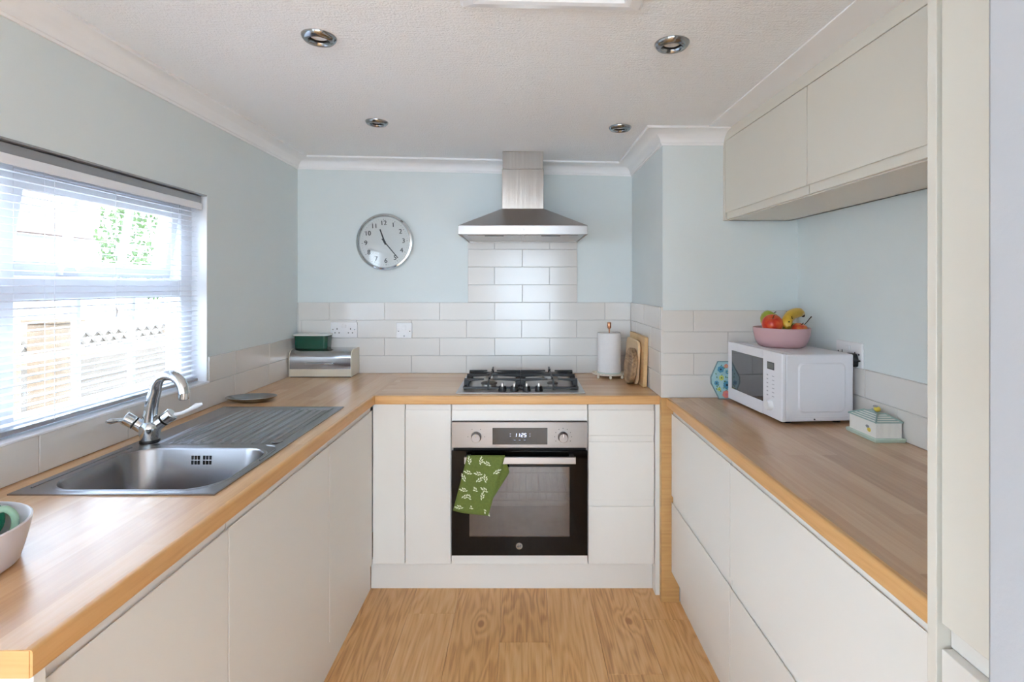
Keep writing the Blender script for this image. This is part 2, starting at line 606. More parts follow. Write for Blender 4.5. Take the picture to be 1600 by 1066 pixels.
# coving, mitred round the room
prof = [(0.0, 0.060), (0.006, 0.060), (0.008, 0.053)]
for i in range(9):
    t = R(90 * i / 8)
    prof.append((0.012 + 0.062 * (1 - math.cos(t)), 0.051 - 0.041 * math.sin(t)))
prof += [(0.082, 0.010), (0.086, 0.007), (0.086, -0.01), (0.0, -0.01)]
path = [(XL, YR), (XL, YB), (NX, YB), (NX, NY), (0.90, NY)]
norm = [(1, 0), (0, -1), (-1, 0), (0, -1)]
b = B()
vs, fs = [], []
for i, (px, py) in enumerate(path):
    if i == 0:
        nx, ny = norm[0]
    elif i == len(path) - 1:
        nx, ny = norm[-1]
    else:
        nx, ny = norm[i - 1][0] + norm[i][0], norm[i - 1][1] + norm[i][1]
    for o, d in prof:
        x, y = px + nx * o, py + ny * o
        vs.append((x, y, zc(x) - d))
k = len(prof)
for i in range(len(path) - 1):
    for j in range(k):
        q = (j + 1) % k
        fs.append((i * k + j, i * k + q, (i + 1) * k + q, (i + 1) * k + j))
fs += [tuple(range(k)), tuple(range(len(vs) - 1, len(vs) - k - 1, -1))]
b.add(vs, fs)
struct(b.build('trim_1', m_coving, smooth=35))
# flat plaster strip left on the ceiling along the wall cupboards
struct(B().box(0.775, 0.42, zc(1) - 0.004, 0.92, NY - 0.05, zc(1) + 0.01).build('trim_2', m_coving, bevel=0.002))

# ------------------------------------------------------------------ floor of laminate planks
floor = struct(B().box(XL - T, YR - 0.1, -0.12, XD + 0.1, YB + 0.1, -0.010).build('floor', m_dark))
PW = 0.194
x = -0.478 - PW * 2
cols = []
while x < XD:
    cols.append(x)
    x += PW
cols = [cols[0] - PW, cols[0] - 2 * PW] + cols
cross = {2: 2.19, 4: 2.013, 6: 1.847, 3: 1.30, 5: 1.10, 1: 1.75, 7: 2.15, 0: 1.4}
plank_cache = {}
def plank_mesh(w, L):
    key = (round(w, 3), round(L, 3))
    if key not in plank_cache:
        c = 0.0010
        bb = B()
        vs = [(-w / 2, -L / 2, -0.011), (w / 2, -L / 2, -0.011), (w / 2, L / 2, -0.011), (-w / 2, L / 2, -0.011),
              (-w / 2, -L / 2, -c), (w / 2, -L / 2, -c), (w / 2, L / 2, -c), (-w / 2, L / 2, -c),
              (-w / 2 + c, -L / 2 + c, 0), (w / 2 - c, -L / 2 + c, 0), (w / 2 - c, L / 2 - c, 0), (-w / 2 + c, L / 2 - c, 0)]
        bb.add(vs, [(0, 1, 5, 4), (1, 2, 6, 5), (2, 3, 7, 6), (3, 0, 4, 7), (4, 5, 9, 8), (5, 6, 10, 9), (6, 7, 11, 10), (7, 4, 8, 11), (8, 9, 10, 11)])
        me = bb.mesh('plank')
        me.materials.append(m_floor)
        plank_cache[key] = me
    return plank_cache[key]
for i, x0 in enumerate(cols):
    if x0 + PW < XL - 0.05 or x0 > XD:
        continue
    y = cross.get(i - 2, 1.5)
    joints = [YB]
    while y > YR:
        joints.append(y)
        y -= 1.26
    joints.append(YR)
    for ya, yb in zip(joints, joints[1:]):
        L = ya - yb - 0.0006
        if L < 0.02:
            continue
        o = bpy.data.objects.new('plank', plank_mesh(PW - 0.0006, L))
        COL.objects.link(o)
        o.parent = floor
        o.location = (x0 + PW / 2, (ya + yb) / 2, 0)

# ------------------------------------------------------------------ wall tiles
tile_cache = {}
TT = 0.008
def tile_mesh(axis, sign, w, h):
    key = (axis, sign, round(w, 3), round(h, 3))
    if key in tile_cache:
        return tile_cache[key]
    c = 0.0014
    def P(u, d, z):
        return (u, sign * d, z) if axis == 'y' else (sign * d, u, z)
    w2, h2 = w / 2, h / 2
    vs = []
    for d, i in ((0.0, 0.0), (TT - c * 0.8, 0.0), (TT, c)):
        vs += [P(-w2 + i, d, -h2 + i), P(w2 - i, d, -h2 + i), P(w2 - i, d, h2 - i), P(-w2 + i, d, h2 - i)]
    fs = [(8, 9, 10, 11)]
    for k in (0, 4):
        fs += [(k + j, k + (j + 1) % 4, k + 4 + (j + 1) % 4, k + 4 + j) for j in range(4)]
    bb = B().add(vs, fs)
    me = bpy.data.meshes.new('tile')
    me.from_pydata([tuple(p) for p in bb.v], [], bb.f)
    bm = bmesh.new(); bm.from_mesh(me)
    bmesh.ops.recalc_face_normals(bm, faces=bm.faces)
    # open back: make sure the glazed face looks outwards
    bm.faces.ensure_lookup_table()
    f0 = bm.faces[0]
    out = Vector(P(0, 1, 0))
    if f0.normal.dot(out) < 0:
        bmesh.ops.reverse_faces(bm, faces=bm.faces)
    bm.to_mesh(me); bm.free()
    me.materials.append(m_tile)
    tile_cache[key] = me
    return me

G = 0.0022                                  # joint width
def tiles(wall, axis, plane, sign, u0, u1, zs, phases, pitch=0.3045):
    """rows between the heights zs (bottom up); phases give one joint position per row"""
    for r, (z0, z1) in enumerate(zip(zs, zs[1:])):
        ph = phases[r % len(phases)]
        k = math.floor((u0 - ph) / pitch)
        cuts = [u0]
        u = ph + (k + 1) * pitch
        while u < u1 - 0.004:
            if u > u0 + 0.004:
                cuts.append(u)
            u += pitch
        cuts.append(u1)
        for a, c in zip(cuts, cuts[1:]):
            w, h = c - a - G, z1 - z0 - G
            if w < 0.006:
                continue
            o = bpy.data.objects.new('tile', tile_mesh(axis, sign, w, h))
            COL.objects.link(o)
            o.parent = wall
            mid = (a + c) / 2
            o.location = (mid, plane, (z0 + z1) / 2) if axis == 'y' else (plane, mid, (z0 + z1) / 2)

GB = 0.0045                                 # grout bed depth
def grout(wall, axis, plane, sign, u0, u1, z0, z1):
    a, c = sorted((plane, plane + sign * GB))
    bb = B().box(u0, a, z0, u1, c, z1) if axis == 'y' else B().box(a, u0, z0, c, u1, z1)
    bb.build('grout', m_grout, wall)

ROW = 0.098
zb = [ZW + ROW * i for i in range(5)]
tiles(wall_back, 'y', YB, -1, XL + TT, NX - TT, zb, [-0.616, -0.765])
grout(wall_back, 'y', YB, -1, XL, NX, ZW, zb[4])
zs = [zb[4] + ROW * i for i in range(4)] + [1.62]
tiles(wall_back, 'y', YB, -1, -0.3045, 0.3015, zs, [-0.003, -0.1575])
grout(wall_back, 'y', YB, -1, -0.3045, 0.3015, zb[4], 1.62)
# boxed-out corner: side and front
tiles(wall_corner, 'x', NX, -1, NY - TT, YB - TT, zb, [2.45, 2.60])
grout(wall_corner, 'x', NX, -1, NY, YB, ZW, zb[4])
zf = [ZW, 0.983, 1.077, 1.1695, 1.262]
tiles(wall_corner, 'y', NY, -1, NX - TT, XR - TT, zf, [0.885, 0.737])
grout(wall_corner, 'y', NY, -1, NX, XR, ZW, zf[4])
# left and right walls: two rows
tiles(wall_left, 'x', XL, 1, 0.56, YB - TT, [ZW, WZ0], [1.40 - 0.052])
grout(wall_left, 'x', XL, 1, 0.56, YB, ZW, WZ0)
tiles(wall_left, 'x', XL, 1, WY1, YB - TT, [WZ0, 1.086], [2.27])
grout(wall_left, 'x', XL, 1, WY1, YB, WZ0, 1.086)
tiles(wall_right, 'x', XR, -1, 0.82, NY - TT, [ZW, 0.980, 1.078], [1.66, 1.815])
grout(wall_right, 'x', XR, -1, 0.82, NY, ZW, 1.078)

# ------------------------------------------------------------------ kitchen window
win = struct(thing('window_1', 'x', 'x', (XL - 0.07, 1.39, WZ0)))
del win['label']
del win['category']
FX0, FX1 = XL - 0.118, XL - 0.058            # frame from outside to inside face
def fbar(name, y0, y1, z0, z1, x0=FX0, x1=FX1, parent=win, bev=0.005):
    return B().box(x0, y0, z0, x1, y1, z1).build(name, m_upvc, parent, bevel=bev)
# reveal lining and sill
B().box(XL - 0.06, WY0, WZ0 - 0.002, XL + TT + 0.002, WY1, WZ0 + 0.006).build('sill', m_upvc, win, bevel=0.002)
B().box(XL - 0.06, WY1 - 0.006, WZ0, XL + 0.002, WY1, WZ1).build('reveal_lining', m_upvc, win, bevel=0.001)
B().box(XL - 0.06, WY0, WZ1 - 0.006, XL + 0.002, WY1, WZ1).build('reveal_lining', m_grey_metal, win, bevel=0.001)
fbar('frame_jamb', WY1 - 0.072, WY1, WZ0, WZ1)
fbar('frame_jamb', WY0, WY0 + 0.072, WZ0, WZ1)
fbar('frame_head', WY0, WY1, WZ1 - 0.06, WZ1, FX0 + 0.002, FX1 - 0.002)
fbar('frame_sill', WY0, WY1, WZ0, 1.022, FX0 + 0.002, FX1 - 0.002)
fbar('transom', WY0 + 0.004, WY1 - 0.004, 1.328, 1.392, FX0 + 0.003, FX1 - 0.003)
fbar('mullion', 1.305, 1.352, WZ0 + 0.004, WZ1 - 0.004, FX0 + 0.001, FX1 - 0.001)
GX = XL - 0.090
for y in (1.795, 1.572):
    fbar('glazing_bar', y - 0.009, y + 0.009, 1.022, 1.328, GX - 0.008, GX + 0.010, bev=0.003)
fbar('glazing_bar', 1.352, 2.006, 1.160, 1.178, GX - 0.007, GX + 0.009, bev=0.003)
for y in (1.14, 0.95):
    fbar('glazing_bar', y - 0.009, y + 0.009, 1.022, 1.328, GX - 0.008, GX + 0.010, bev=0.003)
fbar('glazing_bar', 0.77, 1.305, 1.160, 1.178, GX - 0.007, GX + 0.009, bev=0.003)
B().box(GX - 0.003, 1.35, 1.02, GX + 0.003, 2.008, 1.33).build('pane', m_glass, win)
B().box(GX - 0.003, 0.77, 1.02, GX + 0.003, 1.307, 1.33).build('pane', m_glass, win)
B().box(GX - 0.003, 0.77, 1.39, GX + 0.003, 1.307, 1.67).build('pane', m_glass, win)
# top-hung opener, pushed a little way open
HZ = 1.664
sash = bpy.data.objects.new('opener', None)
COL.objects.link(sash)
sash.parent = win
sash.location = (FX1 - 0.012 - (XL - 0.07), 0, HZ - WZ0)
sash.rotation_euler = (0, R(9), 0)
SY0, SY1, SH = 1.345 - 1.39, 2.016 - 1.39, -0.272
def sbar(name, y0, y1, z0, z1, x0=-0.045, x1=0.010, bev=0.005):
    return B().box(x0, y0, z0, x1, y1, z1).build(name, m_upvc, sash, local=True, bevel=bev)
so = sbar('sash_frame', SY0, SY1, SH, SH + 0.042)
sbar('sash_frame', SY0, SY1, -0.042, 0)
sbar('sash_frame', SY0 + 0.001, SY0 + 0.042, SH + 0.002, -0.002, -0.044, 0.009)
sbar('sash_frame', SY1 - 0.042, SY1 - 0.001, SH + 0.002, -0.002, -0.044, 0.009)
for y in (1.795, 1.572):
    sbar('glazing_bar', y - 1.39 - 0.009, y - 1.39 + 0.009, SH + 0.04, -0.04, -0.028, -0.008, 0.003)
B().box(-0.021, SY0 + 0.03, SH + 0.03, -0.015, SY1 - 0.03, -0.03).build('pane', m_glass, sash, local=True)
hb = B().box(0.008, 1.52 - 1.39, SH + 0.006, 0.030, 1.575 - 1.39, SH + 0.032)
hb.tube([(0.030, 1.56 - 1.39, SH + 0.02), (0.040, 1.585 - 1.39, SH + 0.035), (0.042, 1.605 - 1.39, SH + 0.075), (0.040, 1.612 - 1.39, SH + 0.11)], [0.009, 0.009, 0.007, 0.006], 10)
hb.build('window_handle', m_white_plastic, sash, local=True, bevel=0.003)

# ------------------------------------------------------------------ venetian blind
blind = thing('venetian_blind', 'white venetian blind with open slats hanging in the window recess', 'blind', (XL - 0.030, 1.385, WZ0 + 0.012))
BY0, BY1 = 0.725, 2.052
hr = B().box(XL - 0.046, BY0, WZ1 - 0.040, XL - 0.010, BY1, WZ1 - 0.008)
hr.build('headrail', m_grey_metal, blind, bevel=0.003)
B().box(XL - 0.008, BY0, WZ1 - 0.062, XL - 0.004, BY1, WZ1 - 0.036).build('valance', m_slat, blind, bevel=0.001)
sm = B()
w2 = 0.0125
pr = [(-w2, 0.0), (-w2 * 0.5, 0.0016), (0, 0.0021), (w2 * 0.5, 0.0016), (w2, 0.0)]
poly = pr + [(x_, z_ - 0.0006) for x_, z_ in reversed(pr)]
sm.prism(poly, 'y', -(BY1 - BY0) / 2 + 0.004, (BY1 - BY0) / 2 - 0.004)
slat_me = sm.mesh('slat', smooth=30)
slat_me.materials.append(m_slat)
nz = 34
for i in range(nz):
    z = WZ0 + 0.036 + i * 0.0192
    o = bpy.data.objects.new('slat', slat_me)
    COL.objects.link(o)
    o.parent = blind
    o.location = (0, (BY0 + BY1) / 2 - 1.385, z - (WZ0 + 0.012))
    o.rotation_euler = (0, R(3.5 + 0.5 * math.sin(i * 2.1)), 0)
B().box(XL - 0.043, BY0 + 0.004, WZ0 + 0.012, XL - 0.017, BY1 - 0.004, WZ0 + 0.024).build('bottom_rail', m_grey_metal, blind, bevel=0.003)
for y in (0.86, 1.42, 1.93):
    for dx in (-0.0135, 0.0135):
        B().cyl((XL - 0.030 + dx, y, WZ0 + 0.02), (XL - 0.030 + dx, y, WZ1 - 0.035), 0.0008, n=6).build('ladder_cord', m_slat, blind)
B().cyl((XL - 0.006, 1.62, 1.30), (XL - 0.006, 1.62, WZ1 - 0.04), 0.0009, n=6).build('pull_cord', m_slat, blind)
B().lathe([(0, 0.0), (0.004, 0.002), (0.006, 0.02), (0.002, 0.03), (0, 0.031)], (XL - 0.006, 1.62, 1.272), 12).build('cord_toggle', m_white_plastic, blind, smooth=50)

# ------------------------------------------------------------------ outside
m_fence = mat('weathered_softwood', '#75604c', 0.75, vary=0.14, vscale=6, stretch=(8, 8, 1), bump=0.2, bscale=60)
m_fence2 = mat('grey_fence_board', '#5b5046', 0.8, vary=0.15, vscale=6, stretch=(8, 1, 8), bump=0.2, bscale=60)
m_render = mat('pale_house_render', '#a29d97', 0.8, vary=0.03)
m_roof = mat('brown_roof_tile', '#5f493f', 0.8, vary=0.2, vscale=12)
m_ground = mat('pale_paving', '#d9d7d3', 0.9, vary=0.15, vscale=14, bump=0.4, bscale=80)
m_leaf = mat('green_leaf', '#4c6132', 0.6, vary=0.25, vscale=4)
m_bark = mat('brown_bark', '#6e5846', 0.85, vary=0.2)
GZ = -0.65
struct(B().box(-26, -26, GZ - 0.1, 26, 26, GZ).build('ground', m_ground))
fence = thing('garden_fence', 'weathered wooden garden fence with lattice trellis top outside the window', 'fence', (-3.25, 4.0, GZ))
for k in range(7):
    y = 0.2 + k * 1.55
    B().box(-3.30, y - 0.05, GZ, -3.20, y + 0.05, 1.09).build('post', m_fence, fence, bevel=0.006)
bd = B().box(-0.011, -0.72, -0.075, 0.011, 0.72, 0.075).mesh('board')
bd.materials.append(m_fence2)
lat = B().box(-0.006, -0.012, -0.142, 0.006, 0.012, 0.142).mesh('lattice_strip')
lat.materials.append(m_fence2)
for k in range(6):
    yc = 0.2 + k * 1.55 + 0.775
    for j in range(10):
        o = bpy.data.objects.new('board', bd)
        COL.objects.link(o); o.parent = fence
        o.location = (0.0 + (0.012 if j % 2 else -0.006), yc - 4.0, 0.08 + j * 0.148)
    B().box(-3.265, yc - 0.725, 1.035, -3.235, yc + 0.725, 1.065).build('top_rail', m_fence, fence)
    B().box(-3.265, yc - 0.725, 0.845, -3.235, yc + 0.725, 0.875).build('mid_rail', m_fence, fence)
    for j in range(13):
        for s in (-1, 1):
            o = bpy.data.objects.new('lattice_strip', lat)
            COL.objects.link(o); o.parent = fence
            o.location = (0.006 * s, yc - 0.63 + j * 0.105 - 4.0, 0.955 - GZ)
            o.rotation_euler = (R(45 * s), 0, 0)
gp = thing('gate_post', 'thick pale timber gate post standing in front of the trellis fence', 'post', (-2.25, 2.52, GZ))
B().box(-2.32, 2.45, GZ, -2.18, 2.59, 1.19).build('shaft', m_fence, gp, bevel=0.008)
B().box(-2.335, 2.435, 1.19, -2.165, 2.605, 1.215).build('cap', m_fence, gp, bevel=0.006)
gp = thing('gate_post', 'thin dark topped timber post next to the thick gate post', 'post', (-2.45, 2.42, GZ))
B().box(-2.49, 2.39, GZ, -2.42, 2.46, 1.20).build('shaft', m_fence, gp, bevel=0.006)
B().box(-2.50, 2.38, 1.20, -2.41, 2.47, 1.24).build('cap', m_bark, gp, bevel=0.006)
for z in (0.15, 0.72):
    B().box(-2.47, 1.15, z, -2.44, 2.40, z + 0.10).build('rail', m_fence, gp, bevel=0.004)
house = thing('neighbour_bungalow', 'pale rendered bungalow with brown tiled roof beyond the fence', 'house', (-9.0, 4.0, GZ))
B().box(-13, -4, GZ, -8.0, 9.5, 2.25).build('wall', m_render, house)
B().prism([(-7.6, 2.2), (-10.5, 3.7), (-13.4, 2.2)], 'y', -4.3, 9.8).build('roof', m_roof, house)
for y in (0.5, 3.8, 6.6):
    wf = B().box(-8.02, y, 0.75, -7.96, y + 1.3, 1.85).build('window_frame', m_upvc, house, bevel=0.01)
    B().box(-7.965, y + 0.08, 0.83, -7.955, y + 1.22, 1.77).build('pane', m_dim_chrome, wf)
tree = thing('garden_tree', 'small leafy green tree showing behind the bungalow fence', 'tree', (-6.2, 9.3, GZ))
B().tube([(-6.2, 9.3, GZ), (-6.15, 9.3, 0.8), (-6.25, 9.35, 2.0)], [0.09, 0.07, 0.05], 8).build('trunk', m_bark, tree)
lb = B()
rr = random.Random(3)
for i in range(2200):
    a, e, q = rr.uniform(0, 2 * PI), math.asin(rr.uniform(-1, 1)), rr.uniform(0.4, 1.0) ** 0.5
    c = Vector((-6.2 + 1.1 * q * math.cos(a) * math.cos(e), 9.3 + 1.1 * q * math.sin(a) * math.cos(e), 2.2 + 1.15 * q * math.sin(e)))
    Mx = Matrix.Translation(c) @ Euler((rr.uniform(0, 6), rr.uniform(0, 6), rr.uniform(0, 6))).to_matrix().to_4x4()
    s = rr.uniform(0.04, 0.075)
    lb.add([(-s, 0, 0), (0, s * 0.5, 0.01), (s, 0, 0), (0, -s * 0.5, 0.01)], [(0, 1, 2, 3)], Mx)
fo = lb.build('foliage', m_leaf, tree)
fo['kind'] = 'stuff'

# ================================================================== fitted units
def jprofile(h, up=True):
    """door edge section (depth, height): handle groove along one edge"""
    p = [(0, 0), (0, h - 0.028), (0.0015, h - 0.0265), (0.0025, h - 0.028), (0.003, h - 0.034), (0.0045, h - 0.037),
         (0.0062, h - 0.034), (0.007, h - 0.030), (0.007, h), (0.019, h), (0.019, 0)]
    return p if up else [(d, h - z) for d, z in p]

def door(name, parent, face, a0, a1, z0, z1, plane, groove='top', m=None):
    """face '-y': front looks to the camera, a = x; '+x' / '-x': front looks across the room, a = y"""
    m = m or m_cab
    h = z1 - z0
    if groove:
        pr = jprofile(h, groove == 'top')
    else:
        pr = [(0, 0), (0, h), (0.019, h), (0.019, 0)]
    b = B()
    g = 0.0020
    if face == '-y':
        b.prism([(plane + d, z0 + z) for d, z in pr], 'x', a0 + g, a1 - g)
    elif face == '+x':
        b.prism([(plane - d, z0 + z) for d, z in pr], 'y', a0 + g, a1 - g)
    else:
        b.prism([(plane + d, z0 + z) for d, z in pr], 'y', a0 + g, a1 - g)
    return b.build(name, m, parent, bevel=0.0012, seg=2)

ZB = 0.135                                  # underside of the base doors
DB = 2.325                                  # face of the back run
DL = -0.667                                 # face of the left run
DR = 0.640                                  # face of the right run

# ---- left run
def left_unit(name, label, y0, y1):
    t = thing(name, label, 'cabinet', ((DL + XL) / 2, (y0 + y1) / 2, 0.0))
    b = B().box(XL + 0.05, y0, ZB, DL - 0.0195, y0 + 0.016, ZU)
    b.box(XL + 0.05, y1 - 0.016, ZB, DL - 0.0195, y1, ZU)
    b.box(XL + 0.05, y0, ZB, DL - 0.0195, y1, ZB + 0.016)
    b.box(XL + 0.05, y0, ZB, XL + 0.056, y1, ZU)
    b.build('carcass', m_carcass, t)
    for yy in (y0 + 0.06, y1 - 0.06):
        B().cyl((-0.80, yy, 0), (-0.80, yy, ZB), 0.016, n=12).build('leg', m_black, t)
    door('door', t, '+x', y0, y1, ZB, ZU - 0.002, DL)
    return t
left_unit('base_cabinet', 'white handleless base cupboard at the open end of the sink worktop', 0.722, 1.19)
left_unit('sink_cabinet', 'white handleless base cupboard directly below the sink bowl', 1.19, 1.811)
left_unit('base_cabinet', 'white handleless base cupboard below the sink drainer by the corner', 1.811, 2.3235)
ep = B().box(XL + 0.01, 0.702, 0.0, -0.655, 0.721, ZU).build('end_panel', m_cab, bevel=0.001)
tag(ep, 'white end panel closing the open end of the sink run', 'panel')
pl = B().box(-0.703, 0.722, 0.0, -0.687, 2.368, ZB - 0.002).build('plinth', m_cab, bevel=0.001)
tag(pl, 'long white plinth along the floor under the sink cupboards', 'plinth')

# ---- back run
cp = thing('corner_panel', 'plain white corner filler panel between sink run and oven run', 'panel', (-0.595, DB, 0))
B().box(-0.665, DB, ZB, -0.5235, DB + 0.019, ZU - 0.001).build('panel', m_cab, cp, bevel=0.001)
B().box(-0.665, DB + 0.019, ZB, -0.645, DB + 0.05, ZU - 0.001).build('batten', m_carcass, cp)
t = thing('base_cabinet', 'narrow white base cupboard immediately beside the oven', 'cabinet', (-0.42, DB, 0))
b = B().box(-0.5225, DB + 0.0195, ZB, -0.5065, 2.86, ZU).box(-0.3335, DB + 0.0195, ZB, -0.3175, 2.86, ZU)
b.box(-0.5225, DB + 0.0195, ZB, -0.3175, 2.86, ZB + 0.016).box(-0.5225, 2.85, ZB, -0.3175, 2.86, ZU)
b.build('carcass', m_carcass, t)
door('door', t, '-y', -0.5225, -0.3175, ZB, ZU - 0.002, DB)
for xx in (-0.49, -0.35):
    B().cyl((xx, 2.45, 0), (xx, 2.45, ZB), 0.016, n=12).build('leg', m_black, t)
OX0, OX1 = -0.3165, 0.2875
t = thing('oven_housing', 'white oven housing framing the built-in oven below the hob', 'cabinet', ((OX0 + OX1) / 2, DB, 0))
b = B().box(OX0, DB + 0.02, ZB, OX0 + 0.016, 2.86, ZU).box(OX1 - 0.016, DB + 0.02, ZB, OX1, 2.86, ZU)
b.box(OX0, DB + 0.02, ZB + 0.0, OX1, 2.86, ZB + 0.016)
b.build('carcass', m_carcass, t)
door('top_filler', t, '-y', OX0, OX1, 0.770, ZU - 0.002, DB, groove='top')
B().box(OX0 + 0.0015, DB, ZB, OX1 - 0.0015, DB + 0.019, 0.1765).build('bottom_filler', m_cab, t, bevel=0.001)
for xx in (-0.27, 0.24):
    B().cyl((xx, 2.45, 0), (xx, 2.45, ZB), 0.016, n=12).build('leg', m_black, t)
t = thing('drawer_unit', 'white stack of three handleless drawers immediately beside the oven', 'drawers', (0.436, DB, 0))
b = B().box(0.2885, DB + 0.0195, ZB, 0.3045, 2.86, ZU).box(0.568, DB + 0.0195, ZB, 0.584, 2.86, ZU)
b.box(0.2885, DB + 0.0195, ZB, 0.584, 2.86, ZB + 0.016).box(0.2885, 2.85, ZB, 0.584, 2.86, ZU)
b.build('carcass', m_carcass, t)
for z0, z1 in ((0.7045, ZU - 0.002), (0.4195, 0.7025), (ZB, 0.4175)):
    door('drawer_front', t, '-y', 0.2885, 0.584, z0, z1, DB)
for xx in (0.33, 0.54):
    B().cyl((xx, 2.45, 0), (xx, 2.45, ZB), 0.016, n=12).build('leg', m_black, t)
po = B().box(0.586, DB - 0.006, 0.0, 0.607, DB + 0.40, ZU).build('end_panel', m_cab, bevel=0.001)
tag(po, 'slim white upright end panel between the drawers and the oak post', 'panel')
pl = B().box(-0.686, 2.372, 0.0, 0.585, 2.388, ZB - 0.002).build('plinth', m_cab, bevel=0.001)
tag(pl, 'white plinth along the floor under the oven and drawers', 'plinth')
po = B().box(0.5975, 2.264, 0.0, 0.676, 2.295, ZW - 0.0005).build('oak_post', m_edge_z, bevel=0.002)
tag(po, 'upright oak strip standing floor to worktop between the two worktops', 'post')

# ---- right run
def right_unit(name, label, y0, y1):
    t = thing(name, label, 'drawers', ((DR + XR) / 2, (y0 + y1) / 2, 0.0))
    b = B().box(DR + 0.0195, y0, ZB, XR - 0.06, y0 + 0.016, ZU).box(DR + 0.0195, y1 - 0.016, ZB, XR - 0.06, y1, ZU)
    b.box(DR + 0.0195, y0, ZB, XR - 0.06, y1, ZB + 0.016).box(XR - 0.066, y0, ZB, XR - 0.06, y1, ZU)
    b.build('carcass', m_carcass, t)
    door('drawer_front', t, '-x', y0, y1, 0.4645, ZU - 0.002, DR)
    door('drawer_front', t, '-x', y0, y1, ZB, 0.4625, DR)
    for yy in (y0 + 0.06, y1 - 0.06):
        B().cyl((0.78, yy, 0), (0.78, yy, ZB), 0.016, n=12).build('leg', m_black, t)
right_unit('drawer_unit', 'white two-drawer unit under the microwave', 1.625, 2.262)
right_unit('drawer_unit', 'wide white two-drawer unit between the microwave drawers and the tall cupboard', 0.803, 1.624)
pl = B().box(0.679, 0.803, 0.0, 0.695, 2.262, ZB - 0.002).build('plinth', m_cab, bevel=0.001)
tag(pl, 'white plinth along the floor under the microwave worktop drawers', 'plinth')

# ---- tall cupboard beside the stub wall
t = thing('tall_cupboard', 'tall ivory cupboard closing the end of the microwave worktop', 'cupboard', (0.9, 0.6, 0))
B().box(0.617, 0.783, 0.0, XR - 0.002, 0.801, zc(0.9) - 0.001).build('side_panel', m_upper, t, bevel=0.001)
TY0, TY1 = 0.405, 0.7815
b = B().box(0.660, TY0, 0.10, XR - 0.01, TY0 + 0.016, zc(0.9) - 0.002).box(0.660, TY0, 0.10, XR - 0.01, TY1, 0.116)
b.box(XR - 0.016, TY0, 0.10, XR - 0.01, TY1, zc(0.9) - 0.002)
b.box(0.652, TY0, 0.8, 0.662, TY1, 0.9)
b.build('carcass', m_carcass, t)
door('door', t, '-x', TY0, TY1, 0.866, zc(0.9) - 0.004, 0.622, groove=None, m=m_upper)
door('drawer_front', t, '-x', TY0, TY1, ZB, 0.828, 0.622, groove=None)
B().box(0.636, TY0, 0.829, 0.652, TY1, 0.865).build('handle_rail', m_carcass, t, bevel=0.003)
B().box(0.655, TY0, 0.0, 0.671, TY1, ZB - 0.002).build('kickboard', m_cab, t)

# ---- wall cupboards (they stand very slightly askew to the room)
UF = 0.867
t = thing('wall_cupboard', 'ivory two-door wall cupboard hanging below the ceiling over the microwave', 'cupboard', (UF, NY - TT * 0, 1.649), R(1.2))
UL = NY - 0.81                               # running length
UH = zc(1.0) - 1.649 - 0.002
UD = XR - UF
# local frame: x into the wall, y along (0 at the far end, negative towards the camera)
b = B().box(0.0195, -UL, 0.0, UD - 0.035, -0.002, 0.018)
b.box(0.0195, -UL, UH - 0.05, UD - 0.035, -0.002, UH - 0.04)
b.box(UD - 0.045, -UL, 0.0, UD - 0.035, -0.002, UH - 0.05)
b.build('carcass', m_upper, t, local=True)
B().box(-0.001, -0.020, 0.0, UD - 0.035, -0.001, UH - 0.062).build('side_panel', m_upper, t, local=True, bevel=0.001)
# top filler, its end rounded off round the coving
poly = [(-0.022, 0.0)] + [(-0.001 - 0.030 * (math.sin(R(90 * i / 6))), 0.062 * math.sin(R(90 * i / 6)) ** 1.2) for i in range(7)]
poly = [(-0.001, UH - 0.062), (-0.003, UH - 0.040), (-0.010, UH - 0.018), (-0.022, UH - 0.004), (-0.030, UH), (-UL, UH), (-UL, UH - 0.044), (-0.0205, UH - 0.044), (-0.0205, UH - 0.062)]
B().prism(poly, 'x', -0.001, 0.018).build('top_filler', m_upper, t, local=True, bevel=0.001)
def udoor(y0, y1):
    h = UH - 0.046 - 0.003
    pr = jprofile(h, False)
    b = B()
    b.prism([(d, 0.003 + z) for d, z in pr], 'y', y0 + 0.0022, y1 - 0.0022)
    b.build('door', m_upper, t, local=True, bevel=0.0012)
JJ = -(NY - 1.627)
udoor(JJ, -0.021)
udoor(-UL, JJ)

# ================================================================== worktops
SX0, SX1, SY_0, SY_1 = -1.188, -0.710, 1.208, 2.086      # sink outline
CX0, CX1, CY0, CY1 = -1.150, -0.722, 1.222, 1.560        # bowl cut-out
def edge_poly(front, back, sgn, z0=ZU, z1=ZW, r=0.005):
    pts = [(back, z0), (back, z1)]
    for i in range(5):
        a = R(90 - 22.5 * i)
        pts.append((front - sgn * r + sgn * r * math.cos(a), z1 - r + r * math.sin(a)))
    for i in range(5):
        a = R(-22.5 * i)
        pts.append((front - sgn * r + sgn * r * math.cos(a), z0 + r + r * math.sin(a)))
    return pts
LF, LY0 = -0.650, 0.696
wl_ = thing('worktop', 'oak block-effect worktop with the inset sink along the window wall', 'worktop', (-0.95, 1.6, ZU))
b = B()
b.box(XL, LY0, ZU, CX0, YB, ZW)
b.box(CX0, LY0, ZU, CX1, CY0, ZW).box(CX0, CY1, ZU, CX1, YB, ZW)
b.box(CX1, LY0, ZU, LF - 0.012, YB, ZW)
b.box(LF - 0.012, 2.303, ZU, LF, YB, ZW)
b.build('top', m_worktop_y, wl_)
b = B()
b.prism(edge_poly(LF, LF - 0.012, 1), 'y', LY0, 2.303)
b.build('front_edge', m_edge_y, wl_, smooth=30)
